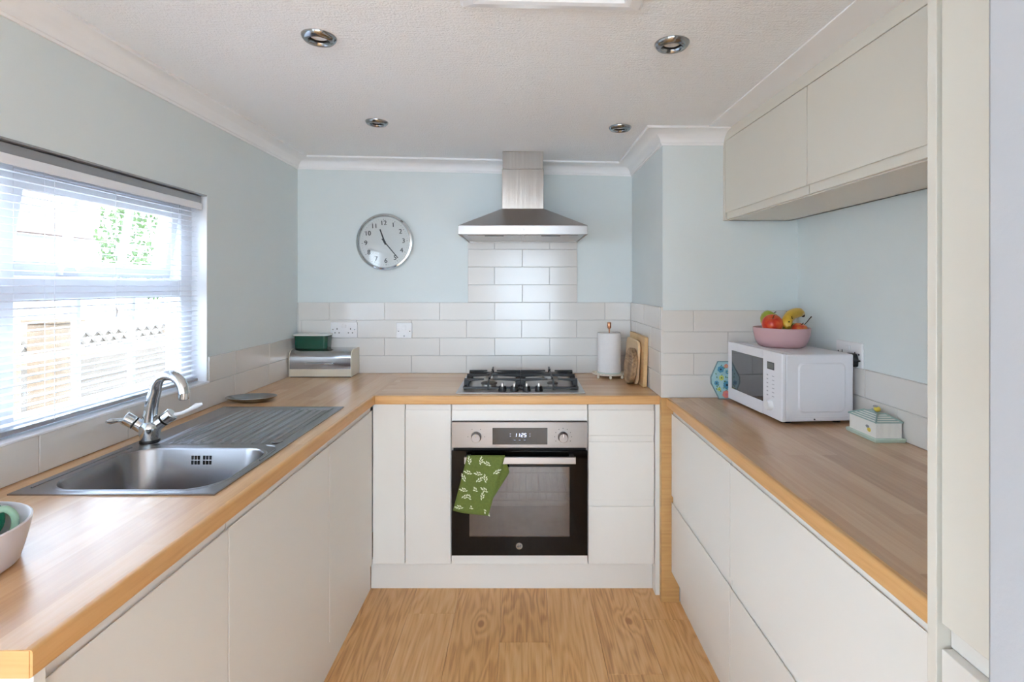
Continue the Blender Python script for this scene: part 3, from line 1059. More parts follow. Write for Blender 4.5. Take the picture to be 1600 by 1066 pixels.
b = B().box(XL, LY0 - 0.0012, ZU + 0.0006, LF - 0.004, LY0 + 0.0001, ZW - 0.0006)
b.build('end_strip', m_edge_x, wl_, bevel=0.0005)
wb_ = thing('worktop', 'oak block-effect worktop holding the gas hob against the back wall', 'worktop', (0, 2.6, ZU))
WBX0, WBX1 = -0.6495, NX
b = B().box(WBX0, 2.315, ZU, WBX1, YB, ZW)
b.build('top', m_worktop_x, wb_)
b = B().prism(edge_poly(2.303, 2.315, -1), 'x', WBX0, WBX1)
b.build('front_edge', m_edge_x, wb_, smooth=30)
RF, RY0 = 0.620, 0.802
wr_ = thing('worktop', 'oak block-effect worktop carrying the microwave along the plain wall', 'worktop', (0.9, 1.5, ZU))
B().box(RF + 0.012, RY0, ZU, XR, NY, ZW).build('top', m_worktop_r, wr_)
B().prism(edge_poly(RF, RF + 0.012, -1), 'y', RY0, 2.2655).build('front_edge', m_edge_y, wr_, smooth=30)
# fine dark joint where the two worktops butt together
B().box(-0.6501, 2.306, ZW - 0.001, -0.6493, YB - TT, ZW + 0.0003).build('joint', m_edge_z, wl_)

# ================================================================== cooker hood
hood = thing('cooker_hood', 'stainless steel chimney cooker hood on the wall above the hob', 'cooker hood', (0, YB - TT, 1.606))
HY = YB - TT - 0.0005
HF, HB0, HB1 = 2.433, 1.606, 1.648
b = B()
# canopy: flat rim with a pyramid above
cw, ch_z = 0.105, 1.757
cf = 2.645
b.add([(-0.30, HF, HB1), (0.30, HF, HB1), (0.30, HY, HB1), (-0.30, HY, HB1), (-cw, cf, ch_z), (cw, cf, ch_z), (cw, HY, ch_z), (-cw, HY, ch_z)],
      [(0, 1, 5, 4), (1, 2, 6, 5), (2, 3, 7, 6), (3, 0, 4, 7), (4, 5, 6, 7), (0, 1, 2, 3)])
b.build('canopy', m_steel, hood)
b = B().box(-0.30, HF, HB0, 0.30, HF + 0.004, HB1).box(-0.30, HF + 0.004, HB0, -0.296, HY, HB1).box(0.296, HF + 0.004, HB0, 0.30, HY, HB1)
b.box(-0.296, HY - 0.004, HB0, 0.296, HY, HB1).box(-0.296, HF + 0.004, HB0 + 0.006, 0.296, HY - 0.004, HB0 + 0.010)
b.build('rim', m_steel, hood, bevel=0.001)
for x0 in (-0.262, 0.008):
    f = B().box(x0, HF + 0.05, HB0 + 0.001, x0 + 0.254, HY - 0.05, HB0 + 0.0065).build('grease_filter', m_steel, hood, bevel=0.002)
    B().box(x0 + 0.08, HF + 0.07, HB0 - 0.001, x0 + 0.17, HF + 0.085, HB0 + 0.002).build('filter_catch', m_black, f)
B().box(-cw, cf, ch_z - 0.002, cw, HY, 1.957).build('lower_flue', m_steel_v, hood, bevel=0.002)
B().box(-cw + 0.003, cf + 0.003, 1.957, cw - 0.003, HY, zc(0) + 0.0).build('upper_flue', m_steel_v, hood, bevel=0.002)
for i in range(5):
    x = -0.034 + i * 0.017
    B().cyl((x, HF + 0.001, 1.629), (x, HF - 0.003, 1.629), 0.0052, n=16).build('button', m_chrome, hood, bevel=0.001)

# ================================================================== wall clock
ck = thing('wall_clock', 'round white wall clock with chrome rim on the back wall', 'clock', (-0.760, YB, 1.609), rot=(0, R(-3.4), 0))
RC = 0.157
Mf = Matrix.Rotation(R(90), 4, 'X')          # lathe axis z -> -y
def yl(bld, prof, n=64):
    bld.lathe(prof, n=n, M=Mf)
    return bld
yl(B(), [(0, 0.0), (RC - 0.004, 0.0), (RC, 0.006), (RC, 0.030), (RC - 0.005, 0.040), (RC - 0.013, 0.042), (RC - 0.018, 0.034), (RC - 0.019, 0.024), (0, 0.024)]).build('rim', m_chrome, ck, local=True, smooth=40)
m_face = mat('clock_face_white', '#dedcdc', 0.5, vary=0.01)
m_ink = mat('dark_print_ink', '#26262a', 0.5, vary=0.05)
yl(B(), [(0, 0.0242), (RC - 0.019, 0.0242), (RC - 0.019, 0.0252), (0, 0.0252)]).build('face', m_face, ck, local=True)
nb = B()
for hnum in range(1, 13):
    a = R(30 * hnum)
    vs, fs = text_geo(str(hnum), 0.036)
    cx, cz = 0.104 * math.sin(a), 0.104 * math.cos(a)
    # numerals stay upright; a bold stroke comes from two offset copies
    for dx in (-0.0007, 0.0007):
        nb.add([(cx + x + dx, -0.0256 - (0.0002 if dx > 0 else 0), cz + y) for x, y, z in vs], fs)
nb.build('numerals', m_ink, ck, local=True)
tk = B()
for i in range(60):
    a = R(6 * i)
    L, w = (0.007, 0.0011) if i % 5 == 0 else (0.0035, 0.0005)
    Mx = Matrix.Rotation(a, 4, 'Y')
    tk.box(-w, -0.0258, 0.1275 - L, w, -0.0254, 0.1275, M=Mx)
tk.build('minute_marks', m_ink, ck, local=True)
def hand(name, ang, L, w, tail, d):
    a = R(ang + 3.4)
    Mx = Matrix.Rotation(a, 4, 'Y')
    b = B().add([(-w * 1.3, -d, -tail), (w * 1.3, -d, -tail), (w, -d, L), (-w, -d, L), (-w * 1.3, -d - 0.001, -tail), (w * 1.3, -d - 0.001, -tail), (w, -d - 0.001, L), (-w, -d - 0.001, L)],
                [(0, 1, 2, 3), (4, 5, 6, 7), (0, 1, 5, 4), (1, 2, 6, 5), (2, 3, 7, 6), (3, 0, 4, 7)], Mx)
    b.build(name, m_ink, ck, local=True)
hand('hour_hand', -20, 0.074, 0.0034, 0.016, 0.028)
hand('minute_hand', 140, 0.115, 0.0024, 0.022, 0.0305)
yl(B(), [(0, 0.026), (0.006, 0.026), (0.006, 0.034), (0, 0.035)], 20).build('hub', m_ink, ck, local=True, smooth=40)
yl(B(), [(0, 0.0370), (RC - 0.017, 0.0360), (RC - 0.017, 0.0352), (0, 0.0362)]).build('cover_glass', m_glass, ck, local=True, smooth=40)

# ================================================================== sockets
def socket_plate(t, w, h, double):
    B().box(-w / 2, -0.009, -h / 2, w / 2, 0.0, h / 2).build('plate', m_white_plastic, t, local=True, bevel=0.003, seg=3)
    if double:
        for s in (-1, 1):
            cx = s * 0.037
            B().box(s * 0.008 - 0.005, -0.0125, 0.012, s * 0.008 + 0.005, -0.0088, 0.030).build('rocker_switch', m_white_plastic, t, local=True, bevel=0.0012)
            for x, z, a, c in ((0, 0.006, 0.0022, 0.0042), (-0.0112, -0.0155, 0.0034, 0.0022), (0.0112, -0.0155, 0.0034, 0.0022)):
                B().box(cx + x - a, -0.0094, z - c, cx + x + a, -0.0086, z + c).build('pin_hole', m_dark, t, local=True)
            B().cyl((s * 0.060, -0.0085, 0.003), (s * 0.060, -0.0098, 0.003), 0.0035, n=14).build('screw', m_dim_chrome, t, local=True)
    else:
        B().box(-0.010, -0.0130, 0.002, 0.010, -0.0088, 0.026).build('rocker_switch', m_white_plastic, t, local=True, bevel=0.0015)
        for x, z in ((-0.031, -0.004), (0.031, -0.004), (0, -0.030)):
            B().cyl((x, -0.0085, z), (x, -0.0098, z), 0.0035, n=14).build('screw', m_dim_chrome, t, local=True)
t = thing('double_socket', 'white double power socket on the tiles above the bread bin', 'socket', (-0.988, YB - TT, 1.124))
socket_plate(t, 0.148, 0.086, True)
t = thing('fused_switch', 'white single fused switch on the tiles beside the hob', 'switch', (-0.655, YB - TT, 1.121))
socket_plate(t, 0.087, 0.086, False)
t = thing('double_socket', 'white double power socket on the painted wall behind the microwave', 'socket', (XR, 1.904, 1.122), R(-90))
socket_plate(t, 0.150, 0.088, True)
t = thing('mains_plug', 'black mains plug pushed into the socket behind the microwave', 'plug', (XR - 0.0095, 1.868, 1.106), R(-90))
B().prism([(-0.024, -0.024), (0.024, -0.024), (0.026, 0.004), (0.016, 0.022), (-0.016, 0.022), (-0.026, 0.004)], 'y', -0.020, -0.0002).build('body', m_black, t, local=True, bevel=0.004)
B().tube([(0, -0.010, -0.022), (0.0, -0.012, -0.05), (-0.02, -0.008, -0.10), (-0.03, -0.008, -0.20)], 0.0035, 8).build('cable', m_black, t, local=True, smooth=60)
B().box(0.0255, -0.018, -0.004, 0.044, -0.006, 0.002).build('pull_tab', m_black, t, local=True, bevel=0.002)

# ================================================================== oven
ov = thing('built_in_oven', 'built-in electric oven with steel control panel and black glass door', 'oven', (-0.0145, 2.31, 0.178))
FX_0, FX_1, FY = -0.3135, 0.2845, 2.310
B().box(FX_0, FY, 0.654, FX_1, FY + 0.045, 0.767).build('control_panel', m_ovensteel, ov, bevel=0.0015)
B().box(FX_0 + 0.012, FY + 0.012, 0.180, FX_1 - 0.012, FY + 0.030, 0.660).build('body_front', m_dark, ov)
m_display = mat('dark_display_glass', '#120f10', 0.05, vary=0.05, coat=0.5)
B().box(-0.134, FY - 0.0015, 0.669, 0.108, FY + 0.002, 0.742).build('display_glass', m_display, ov, bevel=0.0006)
m_digit = mat('lit_blue_white_digit', '#cfd8ff', 0.5, emit=('#c4d2ff', 1.6))
SEG = {'1': 'bc', '2': 'abged', '5': 'afgcd'}
db = B()
dw, dh, th = 0.0078, 0.0150, 0.0012
def seg7(ch, cx, cz):
    for s in SEG[ch]:
        x0, x1, z0, z1 = {'a': (-1, 1, 1, 1), 'g': (-1, 1, 0, 0), 'd': (-1, 1, -1, -1), 'b': (1, 1, 0, 1), 'c': (1, 1, -1, 0), 'f': (-1, -1, 0, 1), 'e': (-1, -1, -1, 0)}[s]
        def q(u, w):
            z = w * dh / 2
            return cx + u * dw / 2 + z * 0.12, cz + z
        ax, az = q(x0, z0)
        bx_, bz = q(x1, z1)
        if x0 == x1:
            db.add([(ax - th / 2, FY - 0.0022, az + 0.0006), (ax + th / 2, FY - 0.0022, az + 0.0006), (bx_ + th / 2, FY - 0.0022, bz - 0.0006), (bx_ - th / 2, FY - 0.0022, bz - 0.0006)], [(0, 1, 2, 3)])
        else:
            db.add([(ax, FY - 0.0022, az - th / 2), (bx_, FY - 0.0022, az - th / 2), (bx_, FY - 0.0022, az + th / 2), (ax, FY - 0.0022, az + th / 2)], [(0, 1, 2, 3)])
for i, ch in enumerate('1125'):
    seg7(ch, -0.0315 + i * 0.0132 + (0.002 if i > 1 else -0.001), 0.711)
for z in (0.708, 0.714):
    db.add([(-0.0122, FY - 0.0022, z - 0.0007), (-0.0108, FY - 0.0022, z - 0.0007), (-0.0108, FY - 0.0022, z + 0.0007), (-0.0122, FY - 0.0022, z + 0.0007)], [(0, 1, 2, 3)])
db.build('clock_digits', m_digit, ov)
ib = B()
m_icon = mat('pale_panel_print', '#9a98a6', 0.5, vary=0.02)
for x, z in ((-0.055, 0.716), (-0.055, 0.706), (0.031, 0.716), (0.031, 0.706)):
    ib.box(x - 0.0025, FY - 0.0020, z - 0.0025, x + 0.0025, FY - 0.0014, z + 0.0025)
for x in (-0.036, -0.014, 0.008):
    ib.box(x - 0.004, FY - 0.0020, 0.687, x + 0.004, FY - 0.0014, 0.690)
ib.build('touch_icons', m_icon, ov)
ib = B()
for kx, n in ((-0.205, 4), (0.177, 9)):
    for j in range(n):
        a = R(-120 + 240 * j / (n - 1)) if n > 4 else R(-90 + 60 * j)
        x, z = kx + 0.037 * math.sin(a), 0.703 + 0.037 * math.cos(a)
        ib.box(x - 0.0016, FY - 0.0006, z - 0.0016, x + 0.0016, FY + 0.0004, z + 0.0016)
ib.build('dial_print', m_ink, ov)
for kx in (-0.205, 0.177):
    kb = B().lathe([(0, 0), (0.023, 0), (0.0225, 0.008), (0.020, 0.024), (0.0185, 0.026), (0, 0.026)], n=32, M=Matrix.Translation((kx, FY, 0.703)) @ Mf)
    k = kb.build('control_knob', m_ovensteel, ov, smooth=35)
    B().box(kx - 0.0012, FY - 0.0268, 0.708, kx + 0.0012, FY - 0.0255, 0.721).build('pointer', m_chrome, k)
# door
DZ0, DZ1 = 0.180, 0.641
WX0, WX1, WZa, WZb = -0.236, 0.206, 0.262, 0.570
b = B().box(FX_0, FY, DZ0, WX0, FY + 0.012, DZ1).box(WX1, FY, DZ0, FX_1, FY + 0.012, DZ1)
b.box(WX0, FY, DZ0, WX1, FY + 0.012, WZa).box(WX0, FY, WZb, WX1, FY + 0.012, DZ1)
b.build('door', m_blackgloss, ov)
B().box(WX0, FY + 0.0005, WZa, WX1, FY + 0.004, WZb).build('door_window', m_ovenglass, ov)
m_cavity = mat('grey_oven_enamel', '#c4bfbc', 0.45, vary=0.12, vscale=10)
cb = B()
CY_ = FY + 0.40
cb.add([(WX0 - 0.03, FY + 0.031, WZa - 0.03), (WX1 + 0.03, FY + 0.031, WZa - 0.03), (WX1 + 0.03, FY + 0.031, WZb + 0.03), (WX0 - 0.03, FY + 0.031, WZb + 0.03),
        (WX0 - 0.03, CY_, WZa - 0.03), (WX1 + 0.03, CY_, WZa - 0.03), (WX1 + 0.03, CY_, WZb + 0.03), (WX0 - 0.03, CY_, WZb + 0.03)],
       [(0, 1, 5, 4), (1, 2, 6, 5), (2, 3, 7, 6), (3, 0, 4, 7), (4, 5, 6, 7)])
cb.build('cavity', m_cavity, ov)
bpy.data.objects.remove([o for o in ov.children if o.name.startswith('body_front')][0], do_unlink=True)
bf = B().box(FX_0 + 0.006, FY + 0.012, 0.182, WX0 - 0.03, FY + 0.034, 0.654).box(WX1 + 0.03, FY + 0.012, 0.182, FX_1 - 0.006, FY + 0.034, 0.654)
bf.box(WX0 - 0.03, FY + 0.012, 0.182, WX1 + 0.03, FY + 0.034, WZa - 0.03).box(WX0 - 0.03, FY + 0.012, WZb + 0.03, WX1 + 0.03, FY + 0.034, 0.654)
bf.build('body_front', m_dark, ov)
for z in (0.446, 0.408):
    rk = B()
    rk.tube([(WX0 - 0.02, FY + 0.036, z), (WX1 + 0.02, FY + 0.036, z)], 0.0032, 8)
    rk.tube([(WX0 - 0.02, FY + 0.385, z), (WX1 + 0.02, FY + 0.385, z)], 0.0026, 8)
    for i in range(15):
        x = WX0 + 0.01 + i * (WX1 - WX0 - 0.02) / 14
        rk.tube([(x, FY + 0.045, z), (x, FY + 0.385, z)], 0.0014, 6)
    rk.build('wire_rack', m_steel, ov, smooth=50)
hz0, hz1, hy = 0.597, 0.627, 2.265
B().box(-0.254, hy, hz0, 0.229, hy + 0.012, hz1).build('door_handle', m_steel, ov, bevel=0.002)
for x in (-0.238, 0.213):
    B().box(x - 0.010, hy + 0.010, hz0 + 0.004, x + 0.010, FY + 0.002, hz1 - 0.002).build('handle_bracket', m_black, ov, bevel=0.002)
lg = B().lathe([(0, 0), (0.0145, 0), (0.0145, 0.0012), (0, 0.0014)], n=32, M=Matrix.Translation((-0.016, FY, 0.222)) @ Mf)
lo = lg.build('badge', m_dim_chrome, ov, smooth=30)
lb2 = B()
for sx in (-1, 1):
    lb2.tube([(-0.016 + sx * 0.0045 - 0.001, FY - 0.0018, 0.2155), (-0.016 + sx * 0.0045 + 0.001, FY - 0.0018, 0.2285)], 0.0011, 6)
lb2.tube([(-0.0255, FY - 0.0018, 0.2195), (-0.016, FY - 0.0018, 0.2215), (-0.0065, FY - 0.0018, 0.2255)], 0.0009, 6)
lb2.build('emblem', m_ink, lo)

# ------------------------------------------------------------------ tea towel over the oven handle
tw = thing('tea_towel', 'green tea towel with white olive sprigs folded over the oven handle', 'tea towel', (-0.19, hy, 0.40))
m_towel = mat('olive_green_linen', '#667535', 0.9, vary=0.10, vscale=120, bump=0.25, bscale=700)
m_sprig = mat('white_sprig_print', '#dfe6c8', 0.9, vary=0.03)
kf = 820 / hy
def px2(u, v):
    return (u - 817) / kf, CAM_H - (v - 447) / kf
TL, TR_, BL, BR = px2(730, 713), px2(789, 713), px2(708, 797), px2(763, 805)
def front(u, v):
    ax = TL[0] + (TR_[0] - TL[0]) * u; az = TL[1] + (TR_[1] - TL[1]) * u
    cx = BL[0] + (BR[0] - BL[0]) * u; cz = BL[1] + (BR[1] - BL[1]) * u - 0.006 * math.sin(PI * u)
    x = ax + (cx - ax) * v; z = az + (cz - az) * v
    y = hy - 0.0035 - 0.003 * math.sin(u * 7 + 0.5) * v - 0.004 * v * (1 - v)
    return (x, y, z)
bt = B()
def wrap(u, v):
    # v 0..0.12 passes over the bar from behind, then down the front
    if v < 0.15:
        a = v / 0.15
        x, _, z = front(u, 0)
        ang = PI * (1 - a)
        return (x + 0.0, hy + 0.006 - 0.0095 * math.cos(PI - ang), z - 0.004 + 0.0055 * math.sin(ang))
    return front(u, (v - 0.15) / 0.85)
bt.sheet(wrap, 14, 26)
bt.build('front_fold', m_towel, tw, smooth=80, solid=0.0022)
P1, P2, P3, P4 = px2(752, 712), px2(792, 712), px2(795, 740), px2(770, 776)
bk = B()
def back(u, v):
    ax, az = P1[0] + (P2[0] - P1[0]) * u, P1[1] - 0.004
    q = [(730, 716), (789, 716), (797, 742), (742, 800)]
    if v < 0.35:
        w = v / 0.35
        R0, R1 = px2(789 + 7 * w, 716 + 24 * w)
    else:
        w = (v - 0.35) / 0.65
        R0, R1 = px2(796 - 30 * w, 740 + 48 * w)
    L0, L1 = px2(740 - 12 * v, 716 + 72 * v)
    return (L0 + (R0 - L0) * u, hy + 0.0155 + 0.004 * math.sin(u * 5 + v * 3), L1 + (R1 - L1) * u)
bk.sheet(back, 12, 18)
bk.build('back_fold', m_towel, tw, smooth=80, solid=0.0022)
sp = B()
def sprig(u, v, ang, s, fn, dy):
    cx, cy, cz = fn(u, v)
    ca, sa = math.cos(ang), math.sin(ang)
    def P(a, c):
        return (cx + a * ca - c * sa, cy - dy, cz + a * sa + c * ca)
    leaves = [(0.0, 0.0, 0.5), (0.006, 0.0, -0.5), (0.008, 0.002, 0.6), (0.013, 0.001, -0.6), (0.015, 0.002, 0.45), (0.020, 0.002, 0.05)]
    for a, c, t in leaves:
        L, w = 0.0105, 0.0021
        dx, dz = math.cos(t), math.sin(t)
        pts = [(0, 0), (L * 0.5, w), (L, 0), (L * 0.5, -w)]
        sp.add([P((a + p * dx - q * dz) * s, (c + p * dz + q * dx) * s) for p, q in pts], [(0, 1, 2, 3)])
rs = random.Random(11)
for j in range(6):
    for i in range(3):
        u = 0.14 + 0.28 * i + (0.12 if j % 2 else 0.0)
        v = 0.15 + 0.15 * j
        if u < 0.86 and v < 0.95:
            sprig(u, v, rs.choice((0.5, 2.2, -0.9, 1.4, 2.8)) + rs.uniform(-0.3, 0.3), 1.35, front, 0.0026)
o = sp.build('sprig_print', m_sprig, tw)
o['kind'] = 'stuff'

# ================================================================== gas hob
hb_ = thing('gas_hob', 'stainless steel four-burner gas hob set into the back worktop', 'hob', (-0.010, 2.60, ZW))
B().box(-0.300, 2.346, ZW + 0.0002, 0.280, 2.855, ZW + 0.006).build('base_plate', m_steel, hb_, bevel=0.002)
m_cap = mat('matt_burner_cap', '#4a4644', 0.55, vary=0.08)
m_alu = mat('cast_aluminium', '#b8b6b2', 0.4, 1.0, vary=0.04)
zt = ZW + 0.006
for bx, by, r in ((-0.160, 2.478, 0.036), (-0.160, 2.722, 0.030), (0.140, 2.478, 0.024), (0.140, 2.722, 0.042)):
    bn = B().lathe([(0, 0), (r + 0.016, 0), (r + 0.012, 0.003), (r, 0.004), (r * 0.95, 0.016), (0, 0.016)], (bx, by, zt), 28).build('burner', m_alu, hb_, smooth=35)
    B().lathe([(0, 0.016), (r * 1.08, 0.016), (r * 1.08, 0.021), (r * 0.9, 0.0235), (0, 0.0245)], (bx, by, zt), 28).build('burner_cap', m_cap, bn, smooth=35)
ztop = ZW + 0.047
def grate(x0, x1):
    y0, y1 = 2.418, 2.832
    g = B()
    xc = -0.160 if x0 < -0.1 else 0.140
    t_ = 0.0045
    # low frame
    for y in (y0, y1):
        g.box(x0, y - t_, zt + 0.003, x1, y + t_, zt + 0.013)
    for x in (x0, x1):
        g.box(x - t_, y0, zt + 0.003, x + t_, y1, zt + 0.013)
    # legs and fingers from both long sides
    for y, L in ((2.478, 0.062), (2.600, 0.0), (2.722, 0.062)):
        for x, s in ((x0, 1), (x1, -1)):
            L2 = abs(xc - x) - 0.024
            if L == 0:
                L2 = abs(x1 - x0) / 2 + 0.001
            g.prism([(x - s * t_, zt + 0.003), (x + s * 0.011, zt + 0.003), (x + s * 0.016, ztop - 0.014), (x + s * L2, ztop - 0.007), (x + s * L2, ztop), (x - s * t_, ztop)], 'y', y - 0.0042, y + 0.0042)
            # chunky corner block
            g.prism([(x - s * t_, zt + 0.003), (x + s * 0.016, zt + 0.003), (x + s * 0.020, ztop - 0.012), (x - s * t_, ztop - 0.006)], 'y', y - 0.014, y + 0.014)
    # fingers from the short sides
    for y, s, yb in ((y0, 1, 2.478), (y1, -1, 2.722)):
        L2 = abs(yb - y) - 0.022
        g.prism([(y - s * t_, zt), (y + s * 0.008, zt), (y + s * 0.010, ztop - 0.012), (y + s * L2, ztop - 0.007), (y + s * L2, ztop), (y - s * t_, ztop)], 'x', xc - 0.0042, xc + 0.0042)
    for yb in (2.478, 2.722):
        s = 1 if yb > 2.6 else -1
        g.box(xc - 0.0042, 2.60 if s > 0 else yb + 0.024, ztop - 0.010, xc + 0.0042, yb - 0.024 if s > 0 else 2.60, ztop)
    for x in (x0, x1):
        for y in (y0 + 0.02, y1 - 0.02):
            g.cyl((x, y, zt - 0.0002), (x, y, zt + 0.004), 0.006, n=10)
    return g.build('pan_support', m_black, hb_, bevel=0.0015)
grate(-0.272, -0.0165)
grate(-0.0065, 0.252)
for kx in (-0.093, -0.039, 0.017, 0.072):
    k = B().lathe([(0, 0), (0.0185, 0), (0.0185, 0.008), (0.0165, 0.010), (0.0155, 0.023), (0, 0.023)], (kx, 2.382, zt), 24).build('control_knob', m_black, hb_, smooth=35)
    B().box(kx - 0.0045, 2.368, zt + 0.021, kx + 0.0045, 2.396, zt + 0.038).build('knob_grip', m_steel, k, bevel=0.002)

# ================================================================== sink and tap
sk = thing('kitchen_sink', 'stainless steel inset sink with ribbed drainer under the window', 'sink', ((SX0 + SX1) / 2, (SY_0 + SY_1) / 2, ZW))
zr = ZW + 0.0045
def ring(z, x0, y0, x1, y1, r, n=6):
    return [(x, y, z) for x, y in rrect(x0, y0, x1, y1, r, n)]
def loft(rings, cap_first=False, cap_last=True):
    b = B()
    n = len(rings[0])
    vs = [p for r_ in rings for p in r_]
    fs = []
    for i in range(len(rings) - 1):
        for j in range(n):
            q = (j + 1) % n
            fs.append((i * n + j, i * n + q, (i + 1) * n + q, (i + 1) * n + j))
    if cap_last:
        fs.append(tuple(range((len(rings) - 1) * n, len(rings) * n)))
    if cap_first:
        fs.append(tuple(range(n)))
    b.add(vs, fs)
    return b
BX0, BX1, BY0_, BY1_ = -1.142, -0.732, 1.232, 1.548
# deck: rim plate between outline and bowl, built as a band of quads
out_pts = rrect(SX0, SY_0, SX1, SY_1, 0.018, 6)
b = B()
def deck_quad(x0, y0, x1, y1, z=zr):
    b.add([(x0, y0, z), (x1, y0, z), (x1, y1, z), (x0, y1, z)], [(0, 1, 2, 3)])
bowl_top = rrect(BX0, BY0_, BX1, BY1_, 0.085, 8)
n = len(bowl_top)
# project the bowl outline on to a surrounding rectangle
QX0, QX1, QY0, QY1 = SX0 + 0.004, SX1 - 0.004, SY_0 + 0.004, 1.575
ccx, ccy = (BX0 + BX1) / 2, (BY0_ + BY1_) / 2
def to_rect(x, y):
    dx, dy = x - ccx, y - ccy
    c = []
    if dx > 1e-9: c.append((QX1 - ccx) / dx)
    if dx < -1e-9: c.append((QX0 - ccx) / dx)
    if dy > 1e-9: c.append((QY1 - ccy) / dy)
    if dy < -1e-9: c.append((QY0 - ccy) / dy)
    k_ = min(c)
    return ccx + dx * k_, ccy + dy * k_
outer = [to_rect(x, y) for x, y in bowl_top]
vs = [(x, y, zr) for x, y in bowl_top] + [(x, y, zr) for x, y in outer]
fs = [(i, (i + 1) % n, n + (i + 1) % n, n + i) for i in range(n)]
b.add(vs, fs)
# fill the rectangle corners
for cx_, cy_ in ((QX0, QY0), (QX1, QY0), (QX1, QY1), (QX0, QY1)):
    near = sorted(range(n), key=lambda i: (outer[i][0] - cx_) ** 2 + (outer[i][1] - cy_) ** 2)
    on_x = [i for i in near if abs(outer[i][0] - cx_) < 1e-6][0]
    on_y = [i for i in near if abs(outer[i][1] - cy_) < 1e-6][0]
    if on_x != on_y:
        b.add([(outer[on_x][0], outer[on_x][1], zr), (cx_, cy_, zr), (outer[on_y][0], outer[on_y][1], zr)], [(0, 1, 2)])
# drainer deck with pressed ribs
DX0, DX1, DY0, DY1 = -1.085, -0.775, 1.605, 2.040
nx_, ny_ = 130, 40
def drain(u, v):
    x = QX0 + (QX1 - QX0) * u
    y = QY1 + (SY_1 - 0.004 - QY1) * v
    z = zr
    # shallow tray
    ex = min(x - (DX0 - 0.035), (DX1 + 0.035) - x)
    ey = min(y - (DY0 - 0.022), (DY1 + 0.018) - y)
    e = max(0.0, min(1.0, min(ex, ey) / 0.012))
    z -= 0.0030 * e * e * (3 - 2 * e)
    if DX0 <= x <= DX1:
        t_ = (x - DX0) / (DX1 - DX0) * 10
        w = abs(t_ - round(t_)) * 2            # 0 at a rib centre
        rib = max(0.0, 1 - w / 0.42)
        f = max(0.0, min(1.0, min(y - DY0, DY1 - y) / 0.02))
        z += 0.0058 * (rib * rib * (3 - 2 * rib)) * f
    return (x, y, z)
b.sheet(drain, nx_, ny_)
# rolled outer edge
o_in = [(SX0 + 0.004, SY_0 + 0.004), (SX1 - 0.004, SY_0 + 0.004), (SX1 - 0.004, SY_1 - 0.004), (SX0 + 0.004, SY_1 - 0.004)]
o_out = [(SX0, SY_0), (SX1, SY_0), (SX1, SY_1), (SX0, SY_1)]
vs = [(x, y, zr) for x, y in o_in] + [(x, y, zr - 0.001) for x, y in o_out] + [(x, y, ZW) for x, y in o_out]
b.add(vs, [(i, (i + 1) % 4, 4 + (i + 1) % 4, 4 + i) for i in range(4)] + [(4 + i, 4 + (i + 1) % 4, 8 + (i + 1) % 4, 8 + i) for i in range(4)])
b.build('deck', m_sink, sk, smooth=35)
def inset(d, z, r):
    return ring(z, BX0 + d, BY0_ + d, BX1 - d, BY1_ - d, r, 8)
rings = [inset(-0.008, zr - 0.0002, 0.088), inset(-0.005, zr + 0.0012, 0.087), inset(0.0, zr + 0.0006, 0.085), inset(0.003, zr - 0.005, 0.083), inset(0.010, ZW - 0.110, 0.078), inset(0.022, ZW - 0.135, 0.070), inset(0.045, ZW - 0.146, 0.055), inset(0.12, ZW - 0.150, 0.03)]
bowl = loft(rings).build('bowl', m_sink, sk, smooth=50)
B().lathe([(0, 0.0), (0.040, 0.0), (0.042, 0.002), (0.036, 0.004), (0.030, 0.001), (0, 0.001)], (ccx, ccy, ZW - 0.1495), 28).build('waste', m_chrome, sk, smooth=40)
ob = B()
for gx in (-1, 1):
    for i in range(3):
        for j in range(2):
            x = -0.945 + gx * 0.017 + (i - 1) * 0.0092
            z = ZW - 0.022 - j * 0.014
            yy = BY1_ - 0.003 - 0.007 * (0.022 + j * 0.014) / 0.11
            ob.box(x - 0.0028, yy - 0.0015, z - 0.0055, x + 0.0028, yy + 0.004, z + 0.0055)
ob.build('overflow_slots', m_dark, sk)
# back ledge and beads pressed round the bowl
B().tube([(SX0 + 0.022, 1.245, zr), (SX0 + 0.022, 1.50, zr), (SX0 + 0.030, 1.555, zr)], 0.0022, 8).build('pressed_bead', m_sink, sk, smooth=60)
B().tube([(SX1 - 0.012, 1.44, zr), (SX1 - 0.014, 1.535, zr), (SX1 - 0.030, 1.566, zr), (SX1 - 0.060, 1.578, zr)], 0.0020, 8).build('pressed_bead', m_sink, sk, smooth=60)
B().cyl((-0.755, 1.615, zr - 0.001), (-0.755, 1.615, zr + 0.0015), 0.016, n=24).build('tap_hole_cover', m_sink, sk, bevel=0.001)

tx, ty = -1.150, 1.618
tap = thing('mixer_tap', 'chrome mixer tap with curved spout and two lever handles by the sink', 'tap', (tx, ty, zr))
z0 = zr - 0.0008
B().lathe([(0, 0), (0.027, 0), (0.0275, 0.004), (0.026, 0.007), (0, 0.007)], (tx, ty, z0), 28).build('base_ring', m_black, tap, smooth=40)
B().lathe([(0, 0.004), (0.025, 0.004), (0.027, 0.016), (0.031, 0.042), (0.029, 0.055), (0.020, 0.062), (0, 0.062)], (tx, ty, z0), 28).build('body', m_chrome, tap, smooth=50)
dv = Vector((0.35, -0.94, 0)).normalized()
sd = Vector((0.94, 0.35, 0)).normalized()
c0 = Vector((tx, ty, z0 + 0.034))
